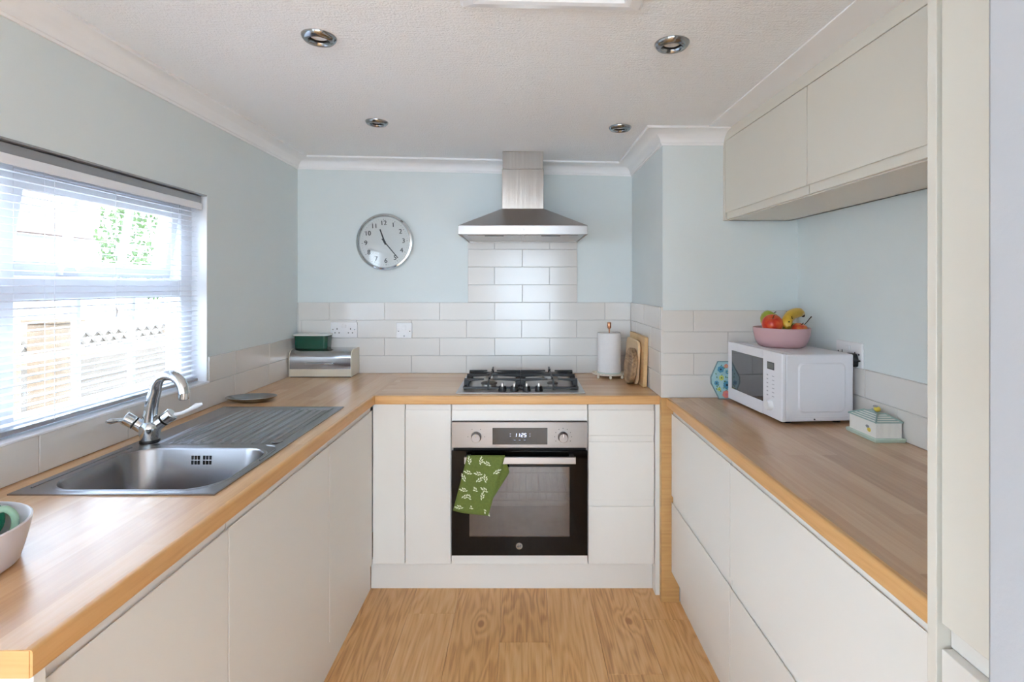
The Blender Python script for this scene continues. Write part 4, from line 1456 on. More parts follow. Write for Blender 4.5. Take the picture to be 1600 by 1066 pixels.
# left and right valves lean out in a V
for s, nm in ((-1, 0), (1, 1)):
    ax = (sd * s * 0.82 + Vector((0, 0, 0.62)) - Vector((0, 0.25, 0)) * 0.4).normalized()
    p0 = c0 + ax * 0.008
    B().cyl(p0, c0 + ax * 0.047, 0.019, 0.0175, 24).build('valve_body', m_chrome, tap, bevel=0.002)
    h = B().cyl(c0 + ax * 0.048, c0 + ax * 0.080, 0.0185, 0.0200, 24)
    ho = h.build('handle_cap', m_chrome, tap, bevel=0.004, seg=3)
    B().cyl(c0 + ax * 0.0455, c0 + ax * 0.0485, 0.0190, None, 24).build('seal_ring', m_black, tap)
    if s > 0:
        q = c0 + ax * 0.066
        d2 = Vector((0.86, 0.42, 0.22)).normalized()
        pts = [q + d2 * a + Vector((0, 0, zz)) for a, zz in ((0.014, 0), (0.035, -0.002), (0.055, 0.002), (0.075, 0.008), (0.092, 0.009))]
        B().tube(pts, [0.0060, 0.0055, 0.0055, 0.0090, 0.0045], 12).build('lever', m_white_plastic, ho, smooth=60)
    else:
        q = c0 + ax * 0.070
        d2 = Vector((-0.25, -0.90, 0.10)).normalized()
        pts = [q + d2 * a for a in (0.012, 0.03, 0.05, 0.062)]
        B().tube(pts, [0.0065, 0.006, 0.009, 0.004], 12).build('lever', m_chrome, ho, smooth=60)
pts, rad = [], []
for i in range(25):
    t_ = i / 24
    if t_ < 0.45:
        w = t_ / 0.45
        p = Vector((tx + 0.018 * w * w, ty, z0 + 0.055 + 0.105 * w))
    else:
        w = (t_ - 0.45) / 0.55
        a = PI * 0.98 * w
        p = Vector((tx + 0.018 + 0.050 * (1 - math.cos(a)), ty - 0.02 * w, z0 + 0.160 + 0.052 * math.sin(a) - 0.012 * w))
    pts.append(p)
    rad.append(0.0205 - 0.0050 * min(1, t_ * 1.6))
B().tube(pts, rad, 18).build('spout', m_chrome, tap, smooth=60)
e = pts[-1]
B().cyl(e + Vector((0, 0, 0.004)), e - Vector((0.001, 0, 0.018)), 0.0150, 0.0145, 20).build('nozzle', m_chrome, tap, bevel=0.002)

# ================================================================== things on the worktops
m_cream = mat('cream_enamel', '#e0d9c8', 0.35, vary=0.02)
m_mirror = mat('polished_bin_steel', '#b4b2b2', 0.13, 1.0, vary=0.05, vscale=6)
bb_ = thing('bread_bin', 'cream bread bin with polished steel roll-front lid in the corner', 'bread bin', (-1.07, 2.83, ZW))
x0, x1, yf, yk, zt_ = -1.236, -0.905, 2.768, 2.902, ZW + 0.146
def bin_profile(inset_):
    r = 0.045 - inset_
    pts = [(yk - inset_, ZW + 0.004 + inset_), (yf + inset_, ZW + 0.004 + inset_), (yf + inset_, zt_ - 0.045)]
    for i in range(1, 8):
        a = R(180 - 90 * i / 8)
        pts.append((yf + 0.045 + r * math.cos(a), zt_ - 0.045 + r * math.sin(a)))
    pts += [(yf + 0.045, zt_ - inset_), (yk - inset_, zt_ - inset_)]
    return pts
for xa in (x0, x1 - 0.004):
    B().prism(bin_profile(0.0), 'x', xa, xa + 0.004).build('side_panel', m_cream, bb_, smooth=30)
B().box(x0 + 0.004, yf + 0.001, ZW + 0.004, x1 - 0.004, yk, ZW + 0.044).build('lower_front', m_cream, bb_, bevel=0.002)
B().box(x0 + 0.006, yf + 0.006, ZW, x1 - 0.006, yk - 0.004, ZW + 0.005).build('base', m_black, bb_)
lid_p = [(y, z) for y, z in bin_profile(0.0012) if z > ZW + 0.05]
lid_p = [(yf + 0.0012, ZW + 0.045)] + lid_p + [(yk - 0.002, ZW + 0.045)]
ld = B().prism(lid_p, 'x', x0 + 0.0045, x1 - 0.0045).build('lid', m_mirror, bb_, smooth=30)
B().box(-1.145, yf - 0.012, ZW + 0.070, -1.000, yf - 0.006, ZW + 0.078).box(-1.143, yf - 0.008, ZW + 0.071, -1.137, yf + 0.004, ZW + 0.077).box(-1.008, yf - 0.008, ZW + 0.071, -1.002, yf + 0.004, ZW + 0.077).build('handle', m_chrome, ld, bevel=0.001)

gb = thing('storage_tin', 'dark green rectangular tin with white lid on top of the bread bin', 'tin', (-1.137, 2.85, zt_))
m_green = mat('dark_green_enamel', '#0d4a38', 0.22, vary=0.05)
m_tinlid = mat('off_white_tin_lid', '#dcdcd6', 0.4, vary=0.02)
gx0, gx1, gy0, gy1 = -1.228, -1.048, 2.802, 2.898
r1 = [(x, y, zt_) for x, y in rrect(gx0 + 0.004, gy0 + 0.004, gx1 - 0.004, gy1 - 0.004, 0.018)]
r2 = [(x, y, zt_ + 0.070) for x, y in rrect(gx0, gy0, gx1, gy1, 0.022)]
loft([r1, r2], True, True).build('body', m_green, gb, smooth=40)
r1 = [(x, y, zt_ + 0.070) for x, y in rrect(gx0 - 0.005, gy0 - 0.005, gx1 + 0.005, gy1 + 0.002, 0.024)]
r2 = [(x, y, zt_ + 0.077) for x, y in rrect(gx0 - 0.005, gy0 - 0.005, gx1 + 0.005, gy1 + 0.002, 0.024)]
r3 = [(x, y, zt_ + 0.080) for x, y in rrect(gx0 + 0.004, gy0 + 0.004, gx1 - 0.004, gy1 - 0.006, 0.018)]
loft([r1, r2, r3], True, True).build('lid', m_tinlid, gb, smooth=40)

dish = B()
dish.lathe([(0, 0.0), (0.055, 0.0), (0.075, 0.006), (0.098, 0.018), (0.101, 0.020), (0.100, 0.022), (0.074, 0.010), (0.055, 0.004), (0, 0.004)], n=40, sy=0.62)
o = dish.build('soap_dish', m_dim_chrome, loc=(-1.135, 2.195, ZW + 0.0002), rot=(0, 0, R(8)), smooth=40)
tag(o, 'shallow oval silver dish on the worktop beyond the drainer', 'dish')

# ---- kitchen roll on its stand
kx, ky = 0.460, 2.795
ks = thing('kitchen_roll_holder', 'cream wire kitchen roll stand with copper rod beside the hob', 'holder', (kx, ky, ZW))
m_wire = mat('cream_coated_wire', '#e3dccd', 0.4, vary=0.02)
m_copper = mat('brushed_copper', '#d79a78', 0.25, 1.0, vary=0.04)
b = B()
for rr_ in (0.089, 0.066):
    b.tube([(kx + rr_ * math.cos(2 * PI * i / 40), ky + rr_ * math.sin(2 * PI * i / 40), ZW + 0.020) for i in range(40)], 0.0028, 8, closed=True)
for i in range(12):
    a = 2 * PI * i / 12
    c = Vector((kx + 0.0775 * math.cos(a), ky + 0.0775 * math.sin(a), ZW + 0.020))
    b.tube([c + Vector((0.0115 * math.cos(a + t * 2 * PI / 14), 0.0115 * math.sin(a + t * 2 * PI / 14), 0)) for t in range(14)], 0.0018, 6, closed=True)
b.build('wire_base', m_wire, ks, smooth=60)
for a in (40, 130, 220, 310, 265):
    q = R(a)
    B().ball((kx + 0.087 * math.cos(q), ky + 0.087 * math.sin(q), ZW + 0.0095), 0.0075, rz=0.0100, n=12, m=8).build('foot', m_wire, ks, smooth=60)
B().lathe([(0, 0.019), (0.062, 0.019), (0.064, 0.024), (0.062, 0.028), (0, 0.028)], (kx, ky, ZW), 32).build('base_plate', mat('pale_mint_plate', '#cfdcd4', 0.4, vary=0.02), ks, smooth=40)
B().cyl((kx, ky, ZW + 0.028), (kx, ky, ZW + 0.262), 0.0035, n=12).build('rod', m_copper, ks, smooth=60)
B().lathe([(0, 0.256), (0.008, 0.256), (0.0105, 0.262), (0.0105, 0.287), (0.009, 0.290), (0, 0.290)], (kx, ky, ZW), 20).build('finial', m_copper, ks, smooth=40)
m_paper = mat('white_tissue_paper', '#e6e4e4', 0.9, vary=0.015, vscale=60, bump=0.25, bscale=260)
pr_ = B().lathe([(0.018, 0.0), (0.060, 0.0), (0.0615, 0.003), (0.0615, 0.203), (0.060, 0.206), (0.018, 0.206), (0.018, 0.0)], n=40).build('kitchen_roll', m_paper, loc=(kx, ky, ZW + 0.0282), smooth=40)
tag(pr_, 'white paper kitchen roll threaded on the copper rod', 'kitchen roll')

# ---- chopping boards leaning on the tiled side of the boxed corner
m_board = wood_mat('pale_bamboo_board', '#c39a66', '#d9b585', '#e6caa0', R(90), (0.5, 0.03), rough=0.5, contrast=0.4, ring=0.1)
m_board2 = wood_mat('light_beech_board', '#c9a67c', '#dcbf98', '#ead4b4', R(90), None, rough=0.55, contrast=0.4, ring=0.2)
m_round = wood_mat('rustic_round_board', '#75583e', '#a98a68', '#c7ab88', R(90), (0.2, 0.03), rough=0.6, contrast=0.9, ring=0.8)
tx_ = NX - TT
o = B().prism(rrect(-0.170, 0, 0.170, 0.238, 0.006, 3), 'x', -0.009, 0.009).build('chopping_board', m_board, loc=(tx_ - 0.0175, 2.662, ZW + 0.0005), rot=(0, R(1.8), 0), bevel=0.002)
tag(o, 'large square-cornered wooden chopping board flat against the tiles', 'board')
o = B().prism(rrect(-0.145, 0, 0.145, 0.212, 0.045, 8), 'x', -0.007, 0.007).build('chopping_board', m_board2, loc=(tx_ - 0.0415, 2.69, ZW + 0.0005), rot=(0, R(3.2), 0), bevel=0.003)
tag(o, 'pale round-cornered chopping board between the square board and the round one', 'board')
cpts = [(0.098 * math.cos(2 * PI * i / 36) * (1 + 0.012 * math.sin(5 * 2 * PI * i / 36)), 0.088 + 0.088 * math.sin(2 * PI * i / 36)) for i in range(36)]
o = B().prism(cpts, 'x', -0.013, 0.013).build('round_board', m_round, loc=(tx_ - 0.072, 2.605, ZW + 0.0005), rot=(0, R(6.0), 0), bevel=0.004)
tag(o, 'small round rustic wooden board with dark bark-like rim, front of the boards', 'board')

# ---- floral eight-sided plate propped behind the microwave
m_floral_base = mat('pale_aqua_glaze', '#a9cfd4', 0.25, vary=0.12, vscale=25)
fp = thing('floral_plate', 'aqua eight-sided floral plate propped on the tiles beside the microwave', 'plate', (0.885, 2.240, ZW + 0.0015), rot=(R(-6), 0, 0))
octo = []
W2, H2, cc = 0.079, 0.0785, 0.032
for x, z in ((-W2 + cc, -H2), (W2 - cc, -H2), (W2, -H2 * 0.15), (W2, H2 * 0.15), (W2 - cc, H2), (-W2 + cc, H2), (-W2, H2 * 0.15), (-W2, -H2 * 0.15)):
    octo.append((x, z + H2))
B().prism(octo, 'y', 0.0, 0.008).build('plate', m_floral_base, fp, local=True, bevel=0.002)
rimp = [(x * 1.0, z) for x, z in octo]
rb_ = B()
rb_.tube([(x, 0.001, z) for x, z in [tuple(o_) for o_ in octo]], 0.0032, 8, closed=True)
rb_.build('rim', mat('grey_blue_rim', '#7f9aa0', 0.3, vary=0.1), fp, local=True, smooth=60)
rf = random.Random(5)
def flower(x, z, r, colr, cen):
    b = B()
    for k in range(6):
        a = 2 * PI * k / 6 + x * 50
        c = (x + 0.55 * r * math.cos(a), z + 0.55 * r * math.sin(a))
        b.add([(c[0] + 0.5 * r * math.cos(2 * PI * j / 9), -0.0006 - 0.0001 * k, c[1] + 0.5 * r * math.sin(2 * PI * j / 9)) for j in range(9)], [tuple(range(9))])
    p = b.build('painted_flower', colr, fp, local=True)
    p['kind'] = 'stuff'
    d = B().add([(x + 0.3 * r * math.cos(2 * PI * j / 10), -0.0016, z + 0.3 * r * math.sin(2 * PI * j / 10)) for j in range(10)], [tuple(range(10))]).build('flower_centre', cen, p, local=True)
mf_blue = mat('painted_blue', '#4d8fb0', 0.3, vary=0.1)
mf_pink = mat('painted_pink', '#d9788a', 0.3, vary=0.1)
mf_coral = mat('painted_coral', '#e58a7d', 0.3, vary=0.1)
mf_yel = mat('painted_lime', '#c6cf6a', 0.3, vary=0.1)
mf_dark = mat('painted_navy', '#22303f', 0.3, vary=0.1)
mf_leaf = mat('painted_leaf_green', '#4f7a4c', 0.3, vary=0.1)
flower(-0.036, 0.124, 0.014, mf_blue, mf_dark)
flower(-0.034, 0.088, 0.011, mf_yel, mf_leaf)
flower(-0.012, 0.058, 0.016, mf_blue, mf_dark)
flower(0.010, 0.094, 0.013, mf_pink, mf_dark)
flower(-0.016, 0.018, 0.017, mf_coral, mf_pink)
flower(0.030, 0.030, 0.015, mf_blue, mf_dark)
flower(0.030, 0.128, 0.013, mf_yel, mf_coral)
flower(-0.056, 0.066, 0.010, mf_blue, mf_dark)
flower(-0.046, 0.040, 0.008, mf_yel, mf_leaf)
flower(-0.012, 0.138, 0.009, mf_coral, mf_yel)
flower(-0.008, 0.112, 0.008, mf_blue, mf_yel)
lf = B()
for i in range(60):
    x, z, a = rf.uniform(-0.055, 0.06), rf.uniform(0.02, 0.14), rf.uniform(0, 6.3)
    L, w = rf.uniform(0.007, 0.012), 0.0025
    q = [(0, 0), (L / 2, w), (L, 0), (L / 2, -w)]
    lf.add([(x + p_ * math.cos(a) - s_ * math.sin(a), -0.0004, z + p_ * math.sin(a) + s_ * math.cos(a)) for p_, s_ in q], [(0, 1, 2, 3)])
o = lf.build('painted_leaves', mf_leaf, fp, local=True)
o['kind'] = 'stuff'

# ---- microwave
MWW, MWD, MWH = 0.405, 0.262, 0.238
mw = thing('microwave', 'white microwave oven with dark door window on the oak worktop', 'microwave', (0.898, 1.818, ZW), R(4.0))
m_mw = mat('white_microwave_shell', '#e4e4ea', 0.3, vary=0.008)
# local: x depth (0 front .. MWD back), y width (0 near .. MWW far), z up
zf_ = 0.010
B().box(0.014, 0.002, zf_, MWD, MWW - 0.002, zf_ + MWH - 0.004).build('shell', m_mw, mw, local=True, bevel=0.006, seg=3)
for x in (0.04, MWD - 0.04):
    for y in (0.04, MWW - 0.04):
        B().cyl((x, y, 0.0), (x, y, zf_ + 0.003), 0.014, 0.016, 16).build('foot', m_black, mw, local=True)
dy0, dy1, dz0, dz1 = 0.128, MWW - 0.028, zf_ + 0.046, zf_ + 0.205
b = B().box(0.0, 0.0, zf_, 0.016, dy0, zf_ + MWH)
b.build('control_panel', m_mw, mw, local=True, bevel=0.004, seg=3)
b = B().box(0.0, dy0, zf_, 0.016, MWW, dz0).box(0.0, dy0, dz1, 0.016, MWW, zf_ + MWH).box(0.0, dy1, dz0, 0.016, MWW, dz1)
dr = b.build('door', m_mw, mw, local=True)
m_mwdark = mat('smoked_door_glass', '#29272c', 0.04, vary=0.03, coat=0.7)
B().box(0.0015, dy0 - 0.001, dz0, 0.012, dy1, dz1).build('door_window', m_mwdark, dr, local=True)
m_lcd = mat('grey_lcd', '#6d706c', 0.2, vary=0.05)
B().box(-0.001, 0.050, zf_ + 0.172, 0.004, 0.096, zf_ + 0.199).build('display_bezel', m_ink, mw, local=True, bevel=0.0008)
B().box(-0.0016, 0.054, zf_ + 0.176, 0.0, 0.092, zf_ + 0.195).build('display', m_lcd, mw, local=True)
pb = B()
for j in range(6):
    z = zf_ + 0.150 - j * 0.0145
    pb.box(-0.0006, 0.090, z - 0.0022, 0.0004, 0.100, z + 0.0022)
    pb.box(-0.0006, 0.050, z - 0.0012, 0.0004, 0.064, z + 0.0012)
o = pb.build('button_print', mat('grey_panel_print', '#aeaeb6', 0.5, vary=0.02), mw, local=True)
o['kind'] = 'stuff'
kn = B().lathe([(0, 0), (0.019, 0), (0.018, 0.014), (0.016, 0.017), (0, 0.017)], n=28, M=Matrix.Translation((0.0, 0.074, zf_ + 0.045)) @ Matrix.Rotation(R(-90), 4, 'Y'))
kn.build('timer_dial', m_white_plastic, mw, local=True, smooth=35)
# raised panel on the side and ribs on top
sp_ = loft([[(x, 0.0022, z) for x, z in rrect(0.058, zf_ + 0.030, MWD - 0.030, MWH - 0.022, 0.02)],
            [(x, -0.0012, z) for x, z in rrect(0.064, zf_ + 0.036, MWD - 0.036, MWH - 0.028, 0.017)]], False, True)
sp_.build('side_pressing', m_mw, mw, local=True, smooth=25)
B().box(0.05, 0.0008, zf_ + 0.014, MWD - 0.01, 0.003, zf_ + 0.018).build('side_seam', m_mw, mw, local=True, bevel=0.0008)
B().cyl((0.118, 0.0025, zf_ + 0.008), (0.118, 0.0005, zf_ + 0.008), 0.0028, n=12).build('screw', m_ink, mw, local=True)
for x in (0.030, 0.044):
    B().box(x, 0.02, zf_ + MWH - 0.005, x + 0.005, MWW - 0.02, zf_ + MWH - 0.0022).build('top_rib', m_mw, mw, local=True, bevel=0.001)
ZM = ZW + zf_ + MWH - 0.004

# ---- fruit bowl
fbx, fby = 1.022, 2.075
m_pink = mat('dusty_pink_ceramic', '#c9a4a7', 0.45, vary=0.03)
fb = B().lathe([(0, 0), (0.074, 0), (0.085, 0.006), (0.095, 0.025), (0.101, 0.050), (0.104, 0.074), (0.102, 0.076), (0.100, 0.074), (0.097, 0.050), (0.091, 0.026), (0.081, 0.010), (0, 0.008)], n=48).build('fruit_bowl', m_pink, loc=(fbx, fby, ZM + 0.0003), smooth=45)
tag(fb, 'dusty pink round fruit bowl standing on the microwave', 'bowl')
FZ = ZM + 0.0085
def apple_prof(r):
    return [(0, -0.80 * r), (0.30 * r, -0.90 * r), (0.62 * r, -0.74 * r), (0.90 * r, -0.35 * r), (1.0 * r, 0.08 * r), (0.92 * r, 0.48 * r), (0.68 * r, 0.80 * r), (0.38 * r, 0.90 * r), (0.14 * r, 0.80 * r), (0, 0.70 * r)]
def apple_mat(name, a, c):
    m = bpy.data.materials.new(name)
    m.use_nodes = True
    n, l = m.node_tree.nodes, m.node_tree.links
    p = n['Principled BSDF']
    p.inputs['Roughness'].default_value = 0.28
    tc = n.new('ShaderNodeTexCoord')
    t = n.new('ShaderNodeTexNoise'); t.inputs['Scale'].default_value = 26; t.inputs['Detail'].default_value = 4
    l.new(tc.outputs['Object'], t.inputs['Vector'])
    r = n.new('ShaderNodeValToRGB')
    r.color_ramp.elements[0].position = 0.38; r.color_ramp.elements[0].color = lin(a)
    r.color_ramp.elements[1].position = 0.68; r.color_ramp.elements[1].color = lin(c)
    l.new(t.outputs['Fac'], r.inputs[0])
    l.new(r.outputs[0], p.inputs['Base Color'])
    return m
m_red = apple_mat('red_apple_skin', '#c42a1c', '#e2703c')
m_gapple = apple_mat('green_apple_skin', '#8d9a2e', '#b9b13f')
m_pear = apple_mat('green_pear_skin', '#86943a', '#a9ac4c')
m_mango = apple_mat('red_yellow_skin', '#c9402a', '#e0983c')
m_stem = mat('brown_stalk', '#3e3022', 0.8, vary=0.1)
def apple(name, x, y, z, r, m, label, rx=0.0, ry=0.0, cat='apple'):
    t = thing(name, label, cat, (x, y, z), rot=(rx, ry, 0), group='fruit in the pink bowl')
    B().lathe(apple_prof(r), n=24).build('flesh', m, t, local=True, smooth=80)
    B().tube([(0, 0, 0.68 * r), (0.002, 0.0, 0.95 * r), (0.006, 0.001, 1.1 * r)], 0.0016, 6).build('stalk', m_stem, t, local=True)
    return t
apple('apple', fbx - 0.050, fby - 0.030, FZ + 0.080, 0.039, m_red, 'shiny red apple at the edge of the pink bowl', 0.5, -0.2)
apple('apple', fbx - 0.026, fby + 0.046, FZ + 0.095, 0.036, m_gapple, 'green apple resting behind the red apple', 0.2, 0.5)
apple('nectarine', fbx + 0.046, fby - 0.046, FZ + 0.058, 0.030, m_mango, 'red and orange nectarine low in the bowl under the banana', 0.3, 0.2, cat='nectarine')
apple('apple', fbx + 0.006, fby - 0.002, FZ + 0.026, 0.026, m_gapple, 'dark green apple half hidden low between red apple and banana', 0.2, 0.1)
pt = thing('pear', 'green pear lying in the bowl with its long dark stalk poking out', 'pear', (fbx + 0.052, fby + 0.018, FZ + 0.054), rot=(0.3, R(62), 0), group='fruit in the pink bowl')
B().lathe([(0, -0.034), (0.014, -0.035), (0.026, -0.028), (0.032, -0.010), (0.029, 0.010), (0.019, 0.028), (0.013, 0.040), (0.006, 0.046), (0, 0.047)], n=22).build('flesh', m_pear, pt, local=True, smooth=80)
B().tube([(0, 0, 0.045), (-0.006, 0.0, 0.060), (-0.014, 0.0, 0.074), (-0.020, 0, 0.086)], [0.0014, 0.0014, 0.0015, 0.0022], 6).build('stalk', m_stem, pt, local=True)
bn = thing('banana', 'ripe yellow banana with brown spots curved over the other fruit', 'banana', (fbx + 0.022, fby - 0.018, FZ + 0.060), group='fruit in the pink bowl')
m_ban = apple_mat('spotted_banana_skin', '#c8a02c', '#dcb848')
pts, rad = [], []
for i in range(17):
    t_ = i / 16
    a = R(188 - 140 * t_)
    pts.append((fbx + 0.054 + 0.060 * math.cos(a), fby - 0.066 + 0.085 * t_, FZ + 0.076 + 0.034 * math.sin(a) + 0.020 * t_))
    rad.append(0.0205 * (min(1, 0.45 + 3.2 * t_) if t_ < 0.2 else (1.0 if t_ < 0.8 else 1 - (t_ - 0.8) * 2.6)))
B().tube(pts, rad, 7).build('skin', m_ban, bn, smooth=60)
B().tube([pts[-1], Vector(pts[-1]) + Vector((0.008, 0.010, -0.012))], [0.0085, 0.006], 7).build('stalk_end', m_stem, bn)
sb = B()
for k_, (i, a) in enumerate(((3, 4.6), (4, 4.1), (6, 4.9), (5, 5.3), (9, 4.3), (8, 2.6), (11, 2.4))):
    p = Vector(pts[i])
    v = Vector((math.cos(a) * 0.6, math.sin(a) * 0.9, 0.55 if k_ > 4 else 0.15)).normalized()
    sb.ball(p + v * (rad[i] * 0.93), 0.0032, n=8, m=5)
o = sb.build('brown_spots', m_stem, bn, smooth=60)
o['kind'] = 'stuff'

# ---- butter dish shaped like a little house
m_bd = mat('white_ribbed_ceramic', '#e3e0da', 0.35, vary=0.02, bump=0.0)
m_mint = mat('mint_green_glaze', '#bccfc2', 0.35, vary=0.05)
m_teal = mat('teal_stripe_glaze', '#94ada8', 0.35, vary=0.05)
m_bee = mat('yellow_bee_glaze', '#e3c94e', 0.35, vary=0.1)
m_beegrey = mat('grey_wing_glaze', '#9a9ca4', 0.35, vary=0.1)
bd_ = thing('butter_dish', 'white and mint ceramic butter dish with bee-topped striped roof lid', 'butter dish', (1.131, 1.688, ZW))
X0, X1, Y0, Y1 = 1.083, 1.180, 1.612, 1.764
loft([[(x, y, ZW + 0.0002) for x, y in rrect(X0 + 0.002, Y0 + 0.002, X1 - 0.002, Y1 - 0.002, 0.003, 2)],
      [(x, y, ZW + 0.010) for x, y in rrect(X0, Y0, X1, Y1, 0.003, 2)], [(x, y, ZW + 0.012) for x, y in rrect(X0 + 0.003, Y0 + 0.003, X1 - 0.003, Y1 - 0.003, 0.003, 2)]], True, True).build('base', m_mint, bd_, smooth=25)
IX0, IX1, IY0, IY1 = X0 + 0.009, X1 - 0.009, Y0 + 0.010, Y1 - 0.010
zb_, ze = ZW + 0.012, ZW + 0.059
ribs = []
def ribbed(xa, ya, xb, yb, n_):
    out_ = []
    L = math.hypot(xb - xa, yb - ya)
    nx__, ny__ = (yb - ya) / L, -(xb - xa) / L
    for i in range(n_ * 2):
        t_ = i / (n_ * 2)
        d = 0.0006 if i % 2 else -0.0002
        out_.append((xa + (xb - xa) * t_ + nx__ * d, ya + (yb - ya) * t_ + ny__ * d))
    return out_
outl = ribbed(IX0, IY0, IX1, IY0, 22) + ribbed(IX1, IY0, IX1, IY1, 34) + ribbed(IX1, IY1, IX0, IY1, 22) + ribbed(IX0, IY1, IX0, IY0, 34)
B().prism(outl, 'z', zb_, ze).build('body', m_bd, bd_)
# stepped, hipped roof: alternate white and green bands
nb_ = 9
for i in range(nb_):
    t0, t1 = i / nb_, (i + 1) / nb_
    def rr2(t_, e=0.0):
        ax, ay = (IX1 - IX0) / 2 * (1 - 0.82 * t_) + 0.003 + e, (IY1 - IY0) / 2 * (1 - 0.60 * t_) + 0.003 + e
        cx_, cy_ = (IX0 + IX1) / 2, (IY0 + IY1) / 2
        return [(cx_ - ax, cy_ - ay), (cx_ + ax, cy_ - ay), (cx_ + ax, cy_ + ay), (cx_ - ax, cy_ + ay)]
    e = 0.0008 if i % 2 == 0 else 0.0
    za, zz_ = ze + 0.021 * t0, ze + 0.021 * t1
    loft([[(x, y, za) for x, y in rr2(t0, e)], [(x, y, zz_) for x, y in rr2(t1, e)]], True, True).build('roof_band', m_teal if i % 2 == 0 else m_bd, bd_)
cx_, cy_ = (IX0 + IX1) / 2, (IY0 + IY1) / 2
for sx_, sy_ in ((-1, -1), (1, -1), (1, 1), (-1, 1)):
    B().tube([(cx_ + sx_ * ((IX1 - IX0) / 2 + 0.003), cy_ + sy_ * ((IY1 - IY0) / 2 + 0.003), ze + 0.001), (cx_ + sx_ * 0.012, cy_ + sy_ * 0.030, ze + 0.021)], 0.0026, 8).build('hip_ridge', m_teal, bd_, smooth=60)
bee = B().ball((cx_, cy_ - 0.012, ze + 0.031), 0.0085, 0.012, 0.0085, n=16, m=10).build('bee_knob', m_bee, bd_, smooth=60)
B().ball((cx_ - 0.004, cy_ - 0.010, ze + 0.0395), 0.007, 0.009, 0.0035, n=12, m=8).build('bee_wing', m_beegrey, bee, smooth=60)
fbee = B().ball((IX0 - 0.0008, 1.655, ZW + 0.030), 0.0012, 0.009, 0.007, n=14, m=8).build('painted_bee', m_bee, bd_, smooth=60)
B().ball((IX0 - 0.0010, 1.662, ZW + 0.039), 0.0012, 0.009, 0.005, n=14, m=8).build('bee_wing', m_beegrey, fbee, smooth=60)

# ---- washing-up bowl with mugs at the open end of the sink worktop
m_lav = mat('lavender_white_enamel', '#d9d3d8', 0.4, vary=0.02)
wx, wy = -0.987, 0.862
wb = B().lathe([(0, 0), (0.108, 0), (0.118, 0.004), (0.124, 0.025), (0.130, 0.052), (0.134, 0.073), (0.1315, 0.075), (0.129, 0.073), (0.125, 0.052), (0.119, 0.026), (0.112, 0.010), (0, 0.008)], n=56).build('draining_bowl', m_lav, loc=(wx, wy, ZW + 0.0003), smooth=45)
tag(wb, 'pale lavender bowl holding mugs at the open end of the worktop', 'bowl')
m_mugg = mat('green_glazed_mug', '#9dbfa5', 0.22, vary=0.18, vscale=18)
m_mugd = mat('emerald_glazed_mug', '#1f7a5a', 0.18, vary=0.15, vscale=12)
def mug(label, loc, rot, m, r=0.040, h=0.085, ha=0.0):
    t = thing('mug', label, 'mug', loc, rot=rot)
    B().lathe([(0, 0), (r * 0.86, 0), (r * 0.94, 0.004), (r, h * 0.4), (r, h - 0.002), (r - 0.002, h), (r - 0.004, h - 0.002), (r - 0.004, h * 0.4), (r * 0.86, 0.008), (0, 0.006)], n=36).build('cup', m, t, local=True, smooth=45)
    pts = [(math.cos(ha) * q, math.sin(ha) * q, z) for q, z in [(r - 0.003, h * 0.82), (r + 0.014, h * 0.86), (r + 0.027, h * 0.68), (r + 0.026, h * 0.42), (r + 0.012, h * 0.24), (r - 0.003, h * 0.22)]]
    # smooth the loop
    P_ = []
    for i in range(len(pts) - 1):
        for s_ in range(4):
            w = s_ / 4
            P_.append(Vector(pts[i]).lerp(Vector(pts[i + 1]), w))
    P_.append(Vector(pts[-1]))
    for _ in range(3):
        P_ = [P_[0]] + [(P_[i - 1] + P_[i] * 2 + P_[i + 1]) / 4 for i in range(1, len(P_) - 1)] + [P_[-1]]
    B().tube(P_, 0.0058, 10).build('handle', m, t, local=True, smooth=60)
mug('pale green speckled mug standing in the lavender bowl, handle outwards', (-0.955, 0.895, ZW + 0.0085), (0, 0, 0), m_mugg, r=0.038, h=0.095, ha=R(43))
mug('emerald green mug standing behind the pale mug in the lavender bowl', (-1.010, 0.950, ZW + 0.0085), (0, 0, 0), m_mugd, r=0.034, h=0.090, ha=R(5))

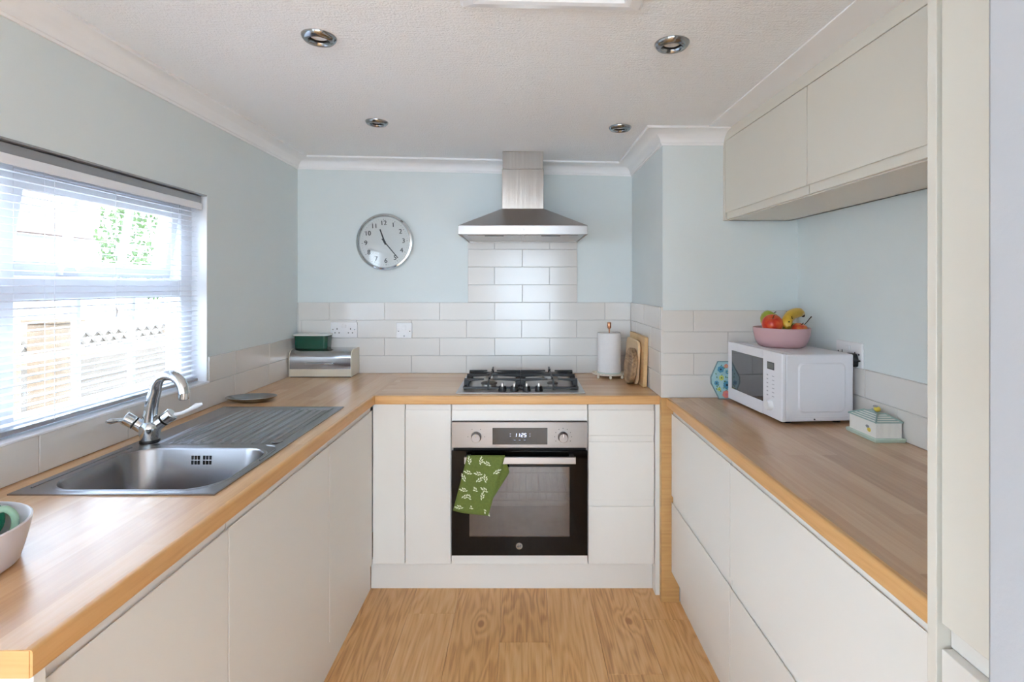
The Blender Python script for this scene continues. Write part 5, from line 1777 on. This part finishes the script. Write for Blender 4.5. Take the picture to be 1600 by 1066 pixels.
# ================================================================== ceiling fittings
def downlight(x, y, where):
    t = thing('downlight', 'round chrome downlight in the ceiling ' + where, 'downlight', (x, y, zc(x)), rot=(0, R(1.23) if x < 0.62 else 0, 0), group='chrome ceiling downlights')
    R0 = 0.0475
    B().lathe([(0.024, 0.002), (0.026, -0.010), (0.030, -0.0135), (0.040, -0.012), (R0 - 0.002, -0.006), (R0, -0.002), (R0, 0.001)], n=40).build('bezel', m_dim_chrome, t, local=True, smooth=40)
    B().lathe([(0.025, -0.006), (0.022, 0.010), (0.019, 0.020), (0, 0.020)], n=28).build('recess', m_dark, t, local=True, smooth=40)
    B().lathe([(0, 0.000), (0.012, 0.001), (0.0205, 0.006), (0.0205, 0.010), (0, 0.010)], n=24).build('lamp', mat('unlit_lamp_glass', '#6f7672', 0.12, 0.4, vary=0.2, vscale=60), t, local=True, smooth=40)
    return t
for x, y, w in ((-0.567, 1.460, 'nearest the kitchen window'), (0.413, 1.454, 'between the loft hatch and the wall cupboard'),
                (-0.618, 2.220, 'above the clock and corner worktop'), (0.412, 2.224, 'beside the coving of the boxed corner')):
    downlight(x, y, w)

HX0, HX1, HYa, HYb = -0.150, 0.285, 0.800, 1.268
ht = thing('loft_hatch', 'white framed loft hatch set into the ceiling', 'hatch', ((HX0 + HX1) / 2, (HYa + HYb) / 2, zc(0.07)), rot=(0, R(1.23), 0))
hw, hl = (HX1 - HX0) / 2, (HYb - HYa) / 2
fw = 0.052
pf = [(0, 0.004), (0, -0.006), (0.008, -0.014), (0.034, -0.020), (0.046, -0.018), (fw, -0.010), (fw, 0.004)]
def hbar(horizontal, s):
    # mitred picture-frame moulding
    vs, fs = [], []
    for e in (-1, 1):
        for o_, z in pf:
            if horizontal:
                vs.append((e * (hw - o_), s * (hl - o_), z))
            else:
                vs.append((s * (hw - o_), e * (hl - o_), z))
    n_ = len(pf)
    fs = [(i, (i + 1) % n_, n_ + (i + 1) % n_, n_ + i) for i in range(n_)] + [tuple(range(n_)), tuple(range(2 * n_ - 1, n_ - 1, -1))]
    B().add(vs, fs).build('frame_moulding', m_upvc, ht, local=True)
for s in (-1, 1):
    hbar(True, s)
    hbar(False, s)
B().box(-hw + fw - 0.004, -hl + fw - 0.004, -0.004, hw - fw + 0.004, hl - fw + 0.004, 0.003).build('hatch_panel', m_coving, ht, local=True)
